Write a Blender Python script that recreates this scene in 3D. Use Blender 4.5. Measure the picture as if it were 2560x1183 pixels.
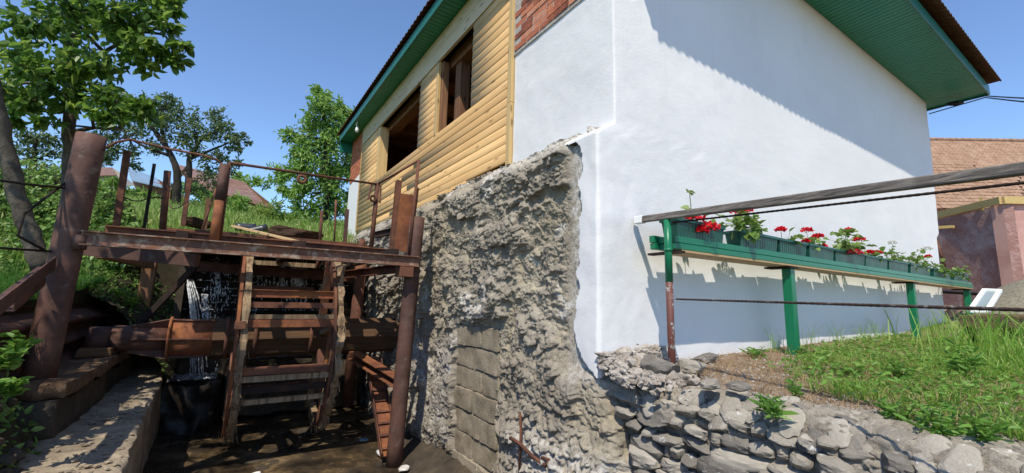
import bpy, math, random
import numpy as np
from mathutils import Vector, Matrix

for o in list(bpy.data.objects): bpy.data.objects.remove(o, do_unlink=True)
scene = bpy.context.scene
COL = scene.collection
random.seed(7)
RNG = np.random.default_rng(11)

# ------------------------------------------------------------------ camera, sky, sun, exposure
CAM = np.array([0.0, 0.0, 0.43])
RW = np.array([[0.83651573, -0.09943016, -0.53884606],
               [-0.54746618, -0.11064985, -0.82948019],
               [0.02285211, 0.98887322, -0.146995]])      # camera axes -> world
FPX, IMW, IMH = 1075.74, 2560.0, 1183.0
cd = bpy.data.cameras.new('camera'); cam = bpy.data.objects.new('camera', cd); COL.objects.link(cam)
cd.sensor_fit = 'HORIZONTAL'; cd.sensor_width = 36.0; cd.lens = FPX / IMW * 36.0
cd.clip_start = 0.02; cd.clip_end = 2000.0
mw = Matrix([[*RW[0], CAM[0]], [*RW[1], CAM[1]], [*RW[2], CAM[2]], [0, 0, 0, 1]])
cam.matrix_world = mw
scene.camera = cam

SUN = np.array([-1.0, -1.0, 2.04]); SUN /= np.linalg.norm(SUN)
world = bpy.data.worlds.new('World'); scene.world = world; world.use_nodes = True
wn = world.node_tree; bg = wn.nodes['Background']
sky = wn.nodes.new('ShaderNodeTexSky'); sky.sky_type = 'NISHITA'; sky.sun_disc = False
sky.sun_elevation = math.asin(SUN[2]); sky.sun_rotation = math.atan2(SUN[0], SUN[1])
sky.altitude = 300.0; sky.air_density = 0.9; sky.dust_density = 0.0; sky.ozone_density = 5.0
wn.links.new(sky.outputs['Color'], bg.inputs['Color']); bg.inputs['Strength'].default_value = 0.143
sl = bpy.data.lights.new('sun', 'SUN'); sl.energy = 3.15; sl.angle = math.radians(0.5); sl.color = (1.0, 0.92, 0.79)
so = bpy.data.objects.new('sun', sl); COL.objects.link(so)
so.rotation_euler = Vector(SUN).to_track_quat('Z', 'Y').to_euler(); so.location = (-10, -10, 25)
scene.view_settings.view_transform = 'Standard'; scene.view_settings.look = 'None'
scene.view_settings.exposure = 0.70; scene.view_settings.gamma = 1.0
scene.view_settings.use_curve_mapping = False
try:
    scene.cycles.max_bounces = 8; scene.cycles.transparent_max_bounces = 6
except Exception: pass

def at(u, v, ax, val):
    """point in the place seen at photograph pixel (u, v), on the plane axis=val"""
    d = RW @ np.array([u - IMW / 2, -(v - IMH / 2), -FPX])
    return CAM + d * ((val - CAM[ax]) / d[ax])
def atd(u, v, depth):
    d = RW @ np.array([u - IMW / 2, -(v - IMH / 2), -FPX]); return CAM + d * (depth / FPX)

# ------------------------------------------------------------------ noise in numpy
def _hash(ix, iy, iz):
    n = (ix.astype(np.int64) * 374761393 + iy.astype(np.int64) * 668265263 + iz.astype(np.int64) * 2147483647 + 1013) & 0xffffffff
    n = ((n ^ (n >> 13)) * 1274126177) & 0xffffffff
    n = (n ^ (n >> 16)) & 0xffffffff
    n = (n * 2246822519) & 0xffffffff
    n = n ^ (n >> 15)
    return (n & 0xffffff) / float(0xffffff)
def vnoise(p):
    p = np.asarray(p, float); i = np.floor(p); f = p - i; f = f * f * f * (f * (f * 6 - 15) + 10)
    r = 0
    for dx in (0, 1):
        for dy in (0, 1):
            for dz in (0, 1):
                w = (f[..., 0] if dx else 1 - f[..., 0]) * (f[..., 1] if dy else 1 - f[..., 1]) * (f[..., 2] if dz else 1 - f[..., 2])
                r = r + w * _hash(i[..., 0] + dx, i[..., 1] + dy, i[..., 2] + dz)
    return r
def fbm(p, oct=4, lac=2.03, g=0.5):
    p = np.asarray(p, float); s = 0; a = 1; t = 0
    for k in range(oct):
        s = s + a * (vnoise(p + 17.3 * k) - 0.5); t += a; a *= g; p = p * lac
    return s / t * 2
def worley2(u, v, seed=0):
    iu = np.floor(u); iv = np.floor(v); d1 = np.full(u.shape, 9.0)
    for a in (-1, 0, 1):
        for b in (-1, 0, 1):
            cx = iu + a; cy = iv + b; z = np.zeros_like(cx) + seed
            px = cx + _hash(cx, cy, z); py = cy + _hash(cx, cy, z + 31)
            d = np.hypot(px - u, py - v); d1 = np.minimum(d1, d)
    return d1
def P3(x, y, z): return np.stack(np.broadcast_arrays(np.asarray(x, float), np.asarray(y, float), np.asarray(z, float)), -1)
def sstep(a, b, x): t = np.clip((x - a) / (b - a), 0, 1); return t * t * (3 - 2 * t)

# ------------------------------------------------------------------ mesh helpers
class MB:
    def __init__(s): s.v = []; s.f = []
    def add(s, vs, fs):
        b = len(s.v); s.v.extend([tuple(float(c) for c in v) for v in vs]); s.f.extend([tuple(b + i for i in f) for f in fs]); return s
    def box(s, x0, x1, y0, y1, z0, z1):
        return s.add([(x0, y0, z0), (x1, y0, z0), (x1, y1, z0), (x0, y1, z0), (x0, y0, z1), (x1, y0, z1), (x1, y1, z1), (x0, y1, z1)],
                     [(0, 3, 2, 1), (4, 5, 6, 7), (0, 1, 5, 4), (1, 2, 6, 5), (2, 3, 7, 6), (3, 0, 4, 7)])
    def sweep(s, prof, p0, p1, up=(0, 0, 1), scale1=1.0):
        p0 = Vector(p0); p1 = Vector(p1); d = (p1 - p0).normalized(); up = Vector(up)
        side = d.cross(up)
        if side.length < 1e-4: side = d.cross(Vector((1, 0, 0)))
        side.normalize(); u = side.cross(d)
        n = len(prof)
        vs = [p0 + side * a + u * b for a, b in prof] + [p1 + side * a * scale1 + u * b * scale1 for a, b in prof]
        fs = [(i, (i + 1) % n, n + (i + 1) % n, n + i) for i in range(n)]
        fs += [tuple(range(n - 1, -1, -1)), tuple(range(n, 2 * n))]
        return s.add(vs, fs)
    def bar(s, p0, p1, w, h, up=(0, 0, 1)):
        return s.sweep([(-w / 2, -h / 2), (w / 2, -h / 2), (w / 2, h / 2), (-w / 2, h / 2)], p0, p1, up)
    def tube(s, pts, r, n=10, cap=True):
        pts = [Vector(p) for p in pts]; m = len(pts)
        rs = r if isinstance(r, (list, tuple)) else [r] * m
        base = len(s.v); prev = None
        for i, p in enumerate(pts):
            d = (pts[min(i + 1, m - 1)] - pts[max(i - 1, 0)])
            d = d.normalized() if d.length > 1e-9 else Vector((0, 0, 1))
            if prev is None:
                a = d.cross(Vector((0, 0, 1)))
                if a.length < 1e-3: a = d.cross(Vector((1, 0, 0)))
                a.normalize()
            else:
                a = prev - d * prev.dot(d)
                if a.length < 1e-5: a = d.orthogonal()
                a.normalize()
            prev = a; b = d.cross(a)
            for k in range(n):
                t = 2 * math.pi * k / n
                q = p + (a * math.cos(t) + b * math.sin(t)) * rs[i]; s.v.append((q.x, q.y, q.z))
        for i in range(m - 1):
            for k in range(n):
                s.f.append((base + i * n + k, base + i * n + (k + 1) % n, base + (i + 1) * n + (k + 1) % n, base + (i + 1) * n + k))
        if cap:
            s.f.append(tuple(base + k for k in range(n - 1, -1, -1))); s.f.append(tuple(base + (m - 1) * n + k for k in range(n)))
        return s
    def pipe(s, p0, p1, ro, ri, n=20, seg=8):
        """hollow pipe open at p1"""
        p0 = Vector(p0); p1 = Vector(p1); d = (p1 - p0).normalized(); a = d.orthogonal().normalized(); b = d.cross(a)
        base = len(s.v)
        rings = [(p0 + (p1 - p0) * (i / seg), ro) for i in range(seg + 1)] + [(p1, ri), (p0 + (p1 - p0) * 0.6, ri)]
        for c, r in rings:
            for k in range(n):
                t = 2 * math.pi * k / n; q = c + (a * math.cos(t) + b * math.sin(t)) * r; s.v.append((q.x, q.y, q.z))
        for i in range(len(rings) - 1):
            for k in range(n): s.f.append((base + i * n + k, base + i * n + (k + 1) % n, base + (i + 1) * n + (k + 1) % n, base + (i + 1) * n + k))
        s.f.append(tuple(base + k for k in range(n - 1, -1, -1)))
        return s
    def jitter(s, a, f=6.0):
        v = np.array(s.v); 
        for k in range(3): v[:, k] += a * fbm(v * f + 40 * k, 2)
        s.v = [tuple(q) for q in v]; return s
WLOC = {}
def link(o, parent=None):
    COL.objects.link(o)
    if parent is not None: o.parent = parent
    return o
def rawmesh(name, v, f, mat, smooth=False):
    me = bpy.data.meshes.new(name)
    if isinstance(v, np.ndarray): v = v.tolist()
    if isinstance(f, np.ndarray): f = f.tolist()
    me.from_pydata(v, [], f); me.materials.append(mat)
    if smooth: me.polygons.foreach_set('use_smooth', [True] * len(me.polygons))
    me.update(); return me
def tag(o, label=None, cat=None, group=None, kind=None):
    if label: o['label'] = label
    if cat: o['category'] = cat
    if group: o['group'] = group
    if kind: o['kind'] = kind
    return o
def obj(name, mb, mat, parent=None, smooth=False, bevel=0, label=None, kind=None):
    v = np.array(mb.v if isinstance(mb, MB) else mb[0], float); f = mb.f if isinstance(mb, MB) else mb[1]
    if parent is not None: org = np.array(WLOC[parent.name])
    else:
        org = np.array([(v[:, 0].min() + v[:, 0].max()) / 2, (v[:, 1].min() + v[:, 1].max()) / 2, v[:, 2].min()])
    me = rawmesh(name, v - org, f, mat, smooth)
    o = bpy.data.objects.new(name, me); link(o, parent)
    if parent is None: o.location = org
    WLOC[o.name] = tuple(org)
    if bevel:
        m = o.modifiers.new('bevel', 'BEVEL'); m.width = bevel; m.segments = 2; m.limit_method = 'ANGLE'; m.angle_limit = math.radians(40)
    if label: o['label'] = label
    if kind: o['kind'] = kind
    return o
def thing(name, label, cat, loc, group=None):
    o = bpy.data.objects.new(name, None); link(o); o.location = loc; o.empty_display_size = 0.2
    WLOC[o.name] = tuple(loc); return tag(o, label, cat, group)
def inst(name, me, parent, loc, rot=(0, 0, 0), sc=(1, 1, 1)):
    o = bpy.data.objects.new(name, me); link(o, parent)
    org = Vector(WLOC[parent.name]) if parent is not None else Vector((0, 0, 0))
    o.location = Vector(loc) - org; o.rotation_euler = rot; o.scale = sc
    WLOC[o.name] = tuple(loc); return o
def ring_pts(c, r, n, ax=0):
    return [(c[0], c[1] + r * math.cos(2 * math.pi * k / n), c[2] + r * math.sin(2 * math.pi * k / n)) for k in range(n)]
def rough_box(x0, x1, y0, y1, z0, z1, step=.05, amp=.02, f=4.0, seed=0):
    parts = []
    def face(o, a, b):
        na = max(2, int(np.linalg.norm(a) / step) + 1); nb_ = max(2, int(np.linalg.norm(b) / step) + 1)
        A, B_ = np.meshgrid(np.linspace(0, 1, na), np.linspace(0, 1, nb_), indexing='ij')
        parts.append((o + A[..., None] * a + B_[..., None] * b, na, nb_))
    X_, Y_, Z_ = np.array([x1 - x0, 0, 0.]), np.array([0, y1 - y0, 0.]), np.array([0, 0, float(z1 - z0)]); o = np.array([x0, y0, z0], float); e = np.array([x1, y1, z1], float)
    for (p, a, b) in ((o, Y_, X_), (o, X_, Z_), (o, Z_, Y_), (e, -X_, -Y_), (e, -Z_, -X_), (e, -Y_, -Z_)): face(p, a, b)
    V, F = [], []; base = 0
    for P_, na, nb_ in parts:
        q = P_.reshape(-1, 3); ctr = (o + e) / 2
        n3 = np.stack([fbm(q * f + seed + 31 * k, 3) for k in range(3)], -1); rnd = q + amp * n3 * 1.6 + amp * .4 * np.stack([fbm(q * f * 5 + seed + 31 * k, 2) for k in range(3)], -1)
        hl = (e - o) / 2; t_ = np.abs((q - ctr) / hl); cr = np.sort(t_, -1)[:, 1:2]; rnd = ctr + (rnd - ctr) * (1 - .05 * np.clip(cr - .8, 0, 1) / .2)
        V.append(rnd); F.extend((grid_f(na, nb_) + base).tolist()); base += len(q)
    return np.concatenate(V), F
def grid_f(nu, nv):
    a = np.arange(nu - 1)[:, None] * nv + np.arange(nv - 1)[None, :]; a = a.ravel()
    return np.stack([a, a + nv, a + nv + 1, a + 1], -1)
IB = lambda w, h, tw, tf: [(-w/2, -h/2), (w/2, -h/2), (w/2, -h/2+tf), (tw/2, -h/2+tf), (tw/2, h/2-tf), (w/2, h/2-tf), (w/2, h/2), (-w/2, h/2), (-w/2, h/2-tf), (-tw/2, h/2-tf), (-tw/2, -h/2+tf), (-w/2, -h/2+tf)]
CH = lambda w, h, t: [(-w/2, -h/2), (w/2, -h/2), (w/2, -h/2+t), (-w/2+t, -h/2+t), (-w/2+t, h/2-t), (w/2, h/2-t), (w/2, h/2), (-w/2, h/2)]
AN = lambda w, h, t: [(-w/2, -h/2), (w/2, -h/2), (w/2, -h/2+t), (-w/2+t, -h/2+t), (-w/2+t, h/2), (-w/2, h/2)]

# ------------------------------------------------------------------ materials
class NT:
    def __init__(s, name):
        s.m = bpy.data.materials.new(name); s.m.use_nodes = True; s.t = s.m.node_tree; s.p = s.t.nodes['Principled BSDF']; s.out = s.t.nodes['Material Output']
        s.co = s.t.nodes.new('ShaderNodeTexCoord'); s.geo = None
    def n(s, typ, **kw):
        x = s.t.nodes.new(typ)
        for k, v in kw.items(): setattr(x, k, v)
        return x
    def l(s, a, b): s.t.links.new(a, b)
    def noise(s, scale, detail=5, rough=0.55, vec=None, dist=0.0, coord='Object'):
        x = s.n('ShaderNodeTexNoise'); x.inputs['Scale'].default_value = scale; x.inputs['Detail'].default_value = detail
        x.inputs['Roughness'].default_value = rough; x.inputs['Distortion'].default_value = dist
        s.l(vec if vec is not None else s.co.outputs[coord], x.inputs['Vector']); return x.outputs['Fac']
    def mapped(s, scale, coord='Object', rot=(0, 0, 0), src=None):
        x = s.n('ShaderNodeMapping'); x.inputs['Scale'].default_value = scale; x.inputs['Rotation'].default_value = rot
        s.l(src if src is not None else s.co.outputs[coord], x.inputs['Vector']); return x.outputs['Vector']
    def ramp(s, fac, stops):
        x = s.n('ShaderNodeValToRGB'); e = x.color_ramp.elements
        while len(e) < len(stops): e.new(0.5)
        for i, (p, c) in enumerate(stops):
            e[i].position = p; e[i].color = (*c, 1) if len(c) == 3 else c
        s.l(fac, x.inputs['Fac']); return x.outputs['Color']
    def mix(s, fac, a, b, mode='MIX'):
        x = s.n('ShaderNodeMix', data_type='RGBA', blend_type=mode)
        if isinstance(fac, (int, float)): x.inputs[0].default_value = fac
        else: s.l(fac, x.inputs[0])
        for i, c in ((6, a), (7, b)):
            if isinstance(c, tuple): x.inputs[i].default_value = (*c, 1)
            else: s.l(c, x.inputs[i])
        return x.outputs[2]
    def math(s, op, a, b=None):
        x = s.n('ShaderNodeMath', operation=op)
        for i, c in ((0, a), (1, b)):
            if c is None: continue
            if isinstance(c, (int, float)): x.inputs[i].default_value = c
            else: s.l(c, x.inputs[i])
        return x.outputs[0]
    def bump(s, h, strength=0.5, dist=0.01, prev=None):
        x = s.n('ShaderNodeBump'); x.inputs['Strength'].default_value = strength; x.inputs['Distance'].default_value = dist
        s.l(h, x.inputs['Height'])
        if prev is not None: s.l(prev, x.inputs['Normal'])
        return x.outputs['Normal']
    def done(s, col=None, rough=0.8, nrm=None, spec=0.3, metal=0.0):
        if col is not None:
            if isinstance(col, tuple): s.p.inputs['Base Color'].default_value = (*col, 1)
            else: s.l(col, s.p.inputs['Base Color'])
        if isinstance(rough, (int, float)): s.p.inputs['Roughness'].default_value = rough
        else: s.l(rough, s.p.inputs['Roughness'])
        s.p.inputs['Specular IOR Level'].default_value = spec; s.p.inputs['Metallic'].default_value = metal
        if nrm is not None: s.l(nrm, s.p.inputs['Normal'])
        return s.m
    def objrand(s): return s.n('ShaderNodeObjectInfo').outputs['Random']
    def island(s):
        g = s.n('ShaderNodeNewGeometry'); return g.outputs['Random Per Island']
    def pos(s):
        g = s.n('ShaderNodeNewGeometry'); return g.outputs['Position']

def m_plaster():
    n = NT('white_plaster'); big = n.noise(0.9, 4, 0.6, n.pos()); sp = n.noise(55, 4, 0.6, n.pos()); mid = n.noise(7, 5, 0.6, n.pos())
    c = n.ramp(big, [(0.3, (0.715, 0.705, 0.69)), (0.7, (0.765, 0.755, 0.74))])
    c = n.mix(n.ramp(n.noise(2.3, 6, 0.7, n.pos()), [(0.56, (0, 0, 0)), (0.75, (0.25, 0.25, 0.25))]), c, (0.60, 0.59, 0.575))
    c = n.mix(n.ramp(n.noise(1.0, 5, 0.7, n.mapped((5.5, 5.5, 0.35), src=n.pos())), [(0.60, (0, 0, 0)), (0.78, (0.20,) * 3)]), c, (0.52, 0.50, 0.47))
    b = n.bump(sp, 0.35, 0.006); b = n.bump(mid, 0.15, 0.02, b)
    return n.done(c, 0.9, b, 0.2)
def m_rough():
    n = NT('rough_concrete'); p = n.pos()
    a = n.noise(2.2, 6, 0.65, p); b_ = n.noise(14, 6, 0.7, p); f = n.noise(70, 5, 0.7, p); g = n.noise(170, 4, 0.7, p)
    grey = n.ramp(a, [(0.30, (0.21, 0.18, 0.14)), (0.5, (0.32, 0.275, 0.21)), (0.72, (0.42, 0.37, 0.29))])
    tan = n.ramp(a, [(0.30, (0.29, 0.245, 0.165)), (0.5, (0.40, 0.34, 0.24)), (0.72, (0.49, 0.425, 0.315))])
    ah = n.n('ShaderNodeAttribute'); ah.attribute_name = 'high'
    c = n.mix(n.ramp(n.math('ADD', ah.outputs['Fac'], n.math('MULTIPLY', b_, .3)), [(0.30, (0, 0, 0)), (0.75, (1, 1, 1))]), tan, grey)
    c = n.mix(n.ramp(b_, [(0.35, (0.45,) * 3), (0.55, (0, 0, 0))]), c, (0.14, 0.125, 0.10))
    c = n.mix(n.ramp(f, [(0.35, (0.5,) * 3), (0.5, (0, 0, 0))]), c, (0.13, 0.12, 0.10))
    c = n.mix(n.ramp(f, [(0.58, (0, 0, 0)), (0.8, (0.6,) * 3)]), c, (0.50, 0.46, 0.38))
    at_ = n.n('ShaderNodeAttribute'); at_.attribute_name = 'lime'
    lm = n.math('MULTIPLY', at_.outputs['Fac'], n.ramp(n.noise(22, 6, 0.75, p), [(0.40, (0, 0, 0)), (0.60, (1, 1, 1))]))
    c = n.mix(lm, c, (0.68, 0.65, 0.60))
    at2 = n.n('ShaderNodeAttribute'); at2.attribute_name = 'damp'
    c = n.mix(n.math('MULTIPLY', at2.outputs['Fac'], n.ramp(n.noise(3.5, 6, 0.7, p), [(0.40, (0, 0, 0)), (0.66, (0.75,) * 3)])), c, (0.09, 0.062, 0.033))
    b = n.bump(b_, 0.5, 0.03); b = n.bump(f, 0.7, 0.012, b); b = n.bump(g, 0.6, 0.004, b)
    return n.done(c, 0.95, b, 0.15)
def m_block():
    n = NT('concrete_block'); p = n.pos(); a = n.noise(4, 5, 0.6, p); f = n.noise(90, 4, 0.75, p)
    c = n.ramp(a, [(0.3, (0.22, 0.18, 0.12)), (0.5, (0.35, 0.29, 0.205)), (0.7, (0.46, 0.395, 0.29))]); c = n.mix(n.ramp(f, [(0.42, (0.7,) * 3), (0.55, (0, 0, 0))]), c, (0.09, 0.08, 0.065))
    return n.done(c, 0.95, n.bump(f, 0.8, 0.008), 0.15)
def m_wood(name, c0, c1, grain_axis, rough=0.6, knots=True, bumps=0.25, weather=None, gs=1.0):
    n = NT(name); sc = [26 * gs] * 3; sc[grain_axis] = 1.3 * gs
    v = n.mapped(tuple(sc), src=n.pos()); r = n.objrand()
    add = n.n('ShaderNodeVectorMath', operation='ADD'); n.l(v, add.inputs[0])
    cx = n.n('ShaderNodeCombineXYZ'); 
    for i in range(3): n.l(n.math('MULTIPLY', r, 57.0), cx.inputs[i])
    n.l(cx.outputs[0], add.inputs[1])
    g = n.noise(1.0, 6, 0.65, add.outputs[0], 0.6)
    c = n.ramp(g, [(0.32, c0), (0.62, c1)])
    c = n.mix(n.ramp(r, [(0.0, (0, 0, 0)), (1.0, (0.75,) * 3)]), c, tuple(x * 0.76 for x in c0))
    if knots:
        kv = [9.0] * 3; kv[grain_axis] = 2.6
        va = n.n('ShaderNodeTexVoronoi'); va.inputs['Scale'].default_value = 1.0; n.l(n.mapped(tuple(kv), src=n.pos()), va.inputs['Vector'])
        c = n.mix(n.ramp(va.outputs['Distance'], [(0.07, (0.9,) * 3), (0.20, (0, 0, 0))]), c, tuple(x * 0.38 for x in c0))
    if weather:
        c = n.mix(n.ramp(n.noise(3.0, 6, 0.7, n.pos()), [(0.4, (0, 0, 0)), (0.68, (0.9,) * 3)]), c, weather)
    return n.done(c, rough, n.bump(g, bumps, 0.006), 0.3)
def m_paint(name, col, col2, wear=None, rough=0.4, ws=9, lo=0.58):
    n = NT(name); p = n.pos(); a = n.noise(3.0, 5, 0.6, p); c = n.mix(a, col, col2); w = n.noise(ws, 7, 0.72, p)
    if wear: c = n.mix(n.ramp(w, [(lo, (0, 0, 0)), (lo + 0.04, (1, 1, 1))]), c, wear)
    b = n.bump(n.noise(38, 4, 0.6, p), 0.25, 0.004)
    return n.done(c, rough, b, 0.4)
def m_rust(name, dark, mid, orange, pale=None, rough=0.85, wt=0.55, pt=0.57):
    n = NT(name); p = n.pos(); a = n.noise(5, 8, 0.7, p); b_ = n.noise(26, 6, 0.7, p); big = n.noise(1.7, 4, 0.6, p); r = n.objrand()
    c = n.ramp(a, [(0.32, dark), (0.56, mid), (0.72, orange)])
    c = n.mix(n.ramp(big, [(0.48, (0, 0, 0)), (0.7, (wt,) * 3)]), c, orange)
    c = n.mix(n.ramp(b_, [(0.5, (0, 0, 0)), (0.75, (0.6,) * 3)]), c, dark)
    if pale: c = n.mix(n.ramp(n.noise(8, 7, 0.72, p, 0.4), [(pt, (0, 0, 0)), (pt + .14, (0.85,) * 3)]), c, pale)
    c = n.mix(n.math('MULTIPLY', r, 0.35), c, dark)
    b = n.bump(b_, 0.5, 0.006); b = n.bump(n.noise(120, 4, 0.7, p), 0.35, 0.002, b)
    return n.done(c, rough, b, 0.25)
def m_leaf(name, cols, trans=0.35, rough=0.45, tint=1.3):
    n = NT(name); r = n.island(); c = n.ramp(r, [(i / (len(cols) - 1), x) for i, x in enumerate(cols)])
    n.done(c, rough, None, 0.35)
    t = n.n('ShaderNodeBsdfTranslucent'); ms = n.n('ShaderNodeMixShader'); ms.inputs[0].default_value = trans
    hs = n.n('ShaderNodeHueSaturation'); hs.inputs['Value'].default_value = tint; hs.inputs['Hue'].default_value = 0.485; n.l(c, hs.inputs['Color']); n.l(hs.outputs[0], t.inputs['Color'])
    n.l(n.p.outputs[0], ms.inputs[1]); n.l(t.outputs[0], ms.inputs[2]); n.l(ms.outputs[0], n.out.inputs['Surface'])
    return n.m
def m_mottle(name, stops, scale=4, fine=60, bump=0.6, rough=0.95, dist=0.02, spec=0.2, rnd=0.0):
    n = NT(name); p = n.pos(); a = n.noise(scale, 7, 0.68, p); f = n.noise(fine, 5, 0.7, p)
    k = n.math('ADD', n.math('MULTIPLY', a, 0.7), n.math('MULTIPLY', f, 0.3))
    if rnd: k = n.math('ADD', k, n.math('MULTIPLY', n.math('SUBTRACT', n.objrand(), 0.5), rnd))
    c = n.ramp(k, stops); b = n.bump(a, bump * 0.6, dist * 2); b = n.bump(f, bump, dist * 0.55, b)
    return n.done(c, rough, b, spec)
def m_stone():
    n = NT('river_stone'); p = n.pos(); r = n.objrand(); o = n.co.outputs['Object']
    a = n.noise(5, 6, 0.65, p); f = n.noise(60, 6, 0.72, p); bd = n.noise(1.0, 5, 0.6, n.mapped((5, 5, 22), rot=(0.3, 0.2, 0)))
    k = n.math('ADD', n.math('MULTIPLY', r, 0.5), n.math('MULTIPLY', bd, 0.5))
    c = n.ramp(k, [(0.18, (0.11, 0.10, 0.088)), (0.38, (0.20, 0.18, 0.15)), (0.52, (0.275, 0.245, 0.20)), (0.66, (0.34, 0.305, 0.25)), (0.85, (0.42, 0.38, 0.315))])
    c = n.mix(n.ramp(a, [(0.55, (0, 0, 0)), (0.72, (0.55,) * 3)]), c, (0.33, 0.285, 0.22))
    c = n.mix(n.ramp(n.noise(12, 6, 0.8, p), [(0.60, (0, 0, 0)), (0.66, (0.85,) * 3)]), c, (0.62, 0.60, 0.56))
    b = n.bump(bd, 0.35, 0.012); b = n.bump(f, 0.45, 0.005, b)
    return n.done(c, 0.85, b, 0.25)
def m_water():
    n = NT('dark_stream_water'); p = n.pos()
    w = n.noise(1.0, 4, 0.6, n.mapped((9, 5, 5), src=p), 0.5)
    c = n.ramp(n.noise(2.4, 6, 0.7, p), [(0.36, (0.016, 0.013, 0.010)), (0.52, (0.06, 0.042, 0.024)), (0.66, (0.20, 0.135, 0.07))])
    rr = n.ramp(n.noise(1.6, 5, 0.7, p), [(0.38, (0.12,) * 3), (0.62, (0.55,) * 3)])
    b = n.bump(w, 0.3, 0.03); b = n.bump(n.noise(45, 4, 0.7, p), 0.25, 0.006, b)
    return n.done(c, rr, b, 0.5)
def m_foam():
    n = NT('white_water'); n.done((0.75, 0.78, 0.80), 0.25, n.bump(n.noise(60, 4, 0.7, n.pos()), 0.7, 0.01), 0.6)
    tr = n.n('ShaderNodeBsdfTransparent'); ms = n.n('ShaderNodeMixShader')
    n.l(n.ramp(n.noise(16, 5, 0.7, n.mapped((2.5, 2.5, 0.8), src=n.pos())), [(0.42, (0.0,) * 3), (0.6, (0.9,) * 3)]), ms.inputs[0])
    n.l(tr.outputs[0], ms.inputs[1]); n.l(n.p.outputs[0], ms.inputs[2]); n.l(ms.outputs[0], n.out.inputs['Surface']); return n.m

M = {}
M['plaster'] = m_plaster(); M['rough'] = m_rough(); M['block'] = m_block(); M['stone'] = m_stone()
M['siding'] = m_wood('pine_siding', (0.63, 0.375, 0.145), (0.81, 0.54, 0.245), 1, 0.5)
M['header'] = m_wood('pale_plank', (0.55, 0.42, 0.24), (0.70, 0.56, 0.35), 1, 0.6)
M['trim'] = m_wood('pine_trim', (0.58, 0.38, 0.15), (0.74, 0.53, 0.25), 2, 0.5)
M['oldwood'] = m_wood('old_brown_timber', (0.128, 0.061, 0.031), (0.323, 0.162, 0.076), 2, 0.75, True, 0.5)
M['ceilwood'] = m_wood('ceiling_plank', (0.270, 0.126, 0.058), (0.468, 0.234, 0.108), 1, 0.75)
M['logwood'] = m_wood('shaft_log', (0.075, 0.039, 0.020), (0.247, 0.139, 0.068), 0, 0.85, False, 0.8, None, 1.3)
M['greywood'] = m_wood('weathered_rail_wood', (0.05, 0.042, 0.036), (0.34, 0.29, 0.245), 1, 0.85, True, 0.9, (0.10, 0.088, 0.075), 2.4)
M['railwood'] = M['greywood']
M['tanwood'] = m_wood('tan_board', (0.48, 0.32, 0.15), (0.62, 0.44, 0.22), 0, 0.6)
M['yellowwood'] = m_wood('yellow_form_board', (0.50, 0.35, 0.12), (0.64, 0.48, 0.19), 0, 0.6)
M['plankgrey'] = m_wood('worn_plank', (0.16, 0.10, 0.055), (0.36, 0.26, 0.16), 0, 0.85, True, 0.6)
M['rottenwood'] = m_wood('rotten_rim_wood', (0.10, 0.06, 0.032), (0.42, 0.30, 0.18), 2, 0.9, False, 1.0)
M['soffit'] = m_paint('soffit_green_paint', (0.018, 0.19, 0.115), (0.03, 0.26, 0.15), None, 0.38)
M['fascia'] = m_paint('fascia_green_paint', (0.010, 0.12, 0.078), (0.018, 0.17, 0.11), None, 0.35)
M['green'] = m_paint('green_gloss_paint', (0.004, 0.135, 0.058), (0.008, 0.175, 0.078), (0.002, 0.05, 0.028), 0.35, 5, 0.66)
M['planter'] = m_paint('planter_green_plastic', (0.006, 0.062, 0.044), (0.010, 0.085, 0.058), None, 0.4)
M['wornpipe'] = m_paint('worn_red_pipe', (0.16, 0.045, 0.03), (0.10, 0.04, 0.03), (0.30, 0.33, 0.31), 0.6, 13, 0.56)
M['rust'] = m_rust('rusty_steel', (0.06, 0.028, 0.02), (0.165, 0.072, 0.046), (0.30, 0.115, 0.05))
M['rustpale'] = m_rust('rusty_beam_steel', (0.075, 0.04, 0.03), (0.19, 0.10, 0.07), (0.33, 0.14, 0.06), (0.42, 0.34, 0.25), pt=0.50)
M['rustorange'] = m_rust('orange_rust', (0.10, 0.038, 0.022), (0.27, 0.10, 0.045), (0.45, 0.17, 0.045))
M['rustpipe'] = m_rust('brown_pipe_steel', (0.055, 0.030, 0.024), (0.125, 0.064, 0.048), (0.19, 0.083, 0.05), (0.20, 0.155, 0.125), 0.7, 0.3)
M['darksteel'] = m_rust('dark_steel', (0.012, 0.009, 0.008), (0.03, 0.02, 0.016), (0.075, 0.035, 0.02))
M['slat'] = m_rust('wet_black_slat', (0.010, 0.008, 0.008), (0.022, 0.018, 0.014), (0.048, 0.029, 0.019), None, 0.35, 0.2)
M['soil'] = m_mottle('dry_soil', [(0.32, (0.13, 0.085, 0.05)), (0.5, (0.27, 0.19, 0.125)), (0.62, (0.38, 0.30, 0.22)), (0.72, (0.50, 0.45, 0.38))], 5, 80, 0.9)
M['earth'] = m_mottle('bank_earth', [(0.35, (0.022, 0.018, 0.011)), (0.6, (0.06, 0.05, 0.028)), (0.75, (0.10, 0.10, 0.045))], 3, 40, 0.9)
M['hillsoil'] = m_mottle('hillside_turf', [(0.3, (0.05, 0.075, 0.018)), (0.5, (0.085, 0.13, 0.03)), (0.7, (0.16, 0.19, 0.06))], 2.0, 20, 0.9)
M['ledge'] = m_mottle('worn_ledge_concrete', [(0.32, (0.115, 0.092, 0.069)), (0.5, (0.299, 0.241, 0.172)), (0.68, (0.460, 0.380, 0.276))], 4, 55, 0.9)
M['mossledge'] = m_mottle('mossy_beam', [(0.30, (0.05, 0.032, 0.02)), (0.5, (0.14, 0.085, 0.05)), (0.66, (0.27, 0.185, 0.11))], 5, 50, 0.9)
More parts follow.
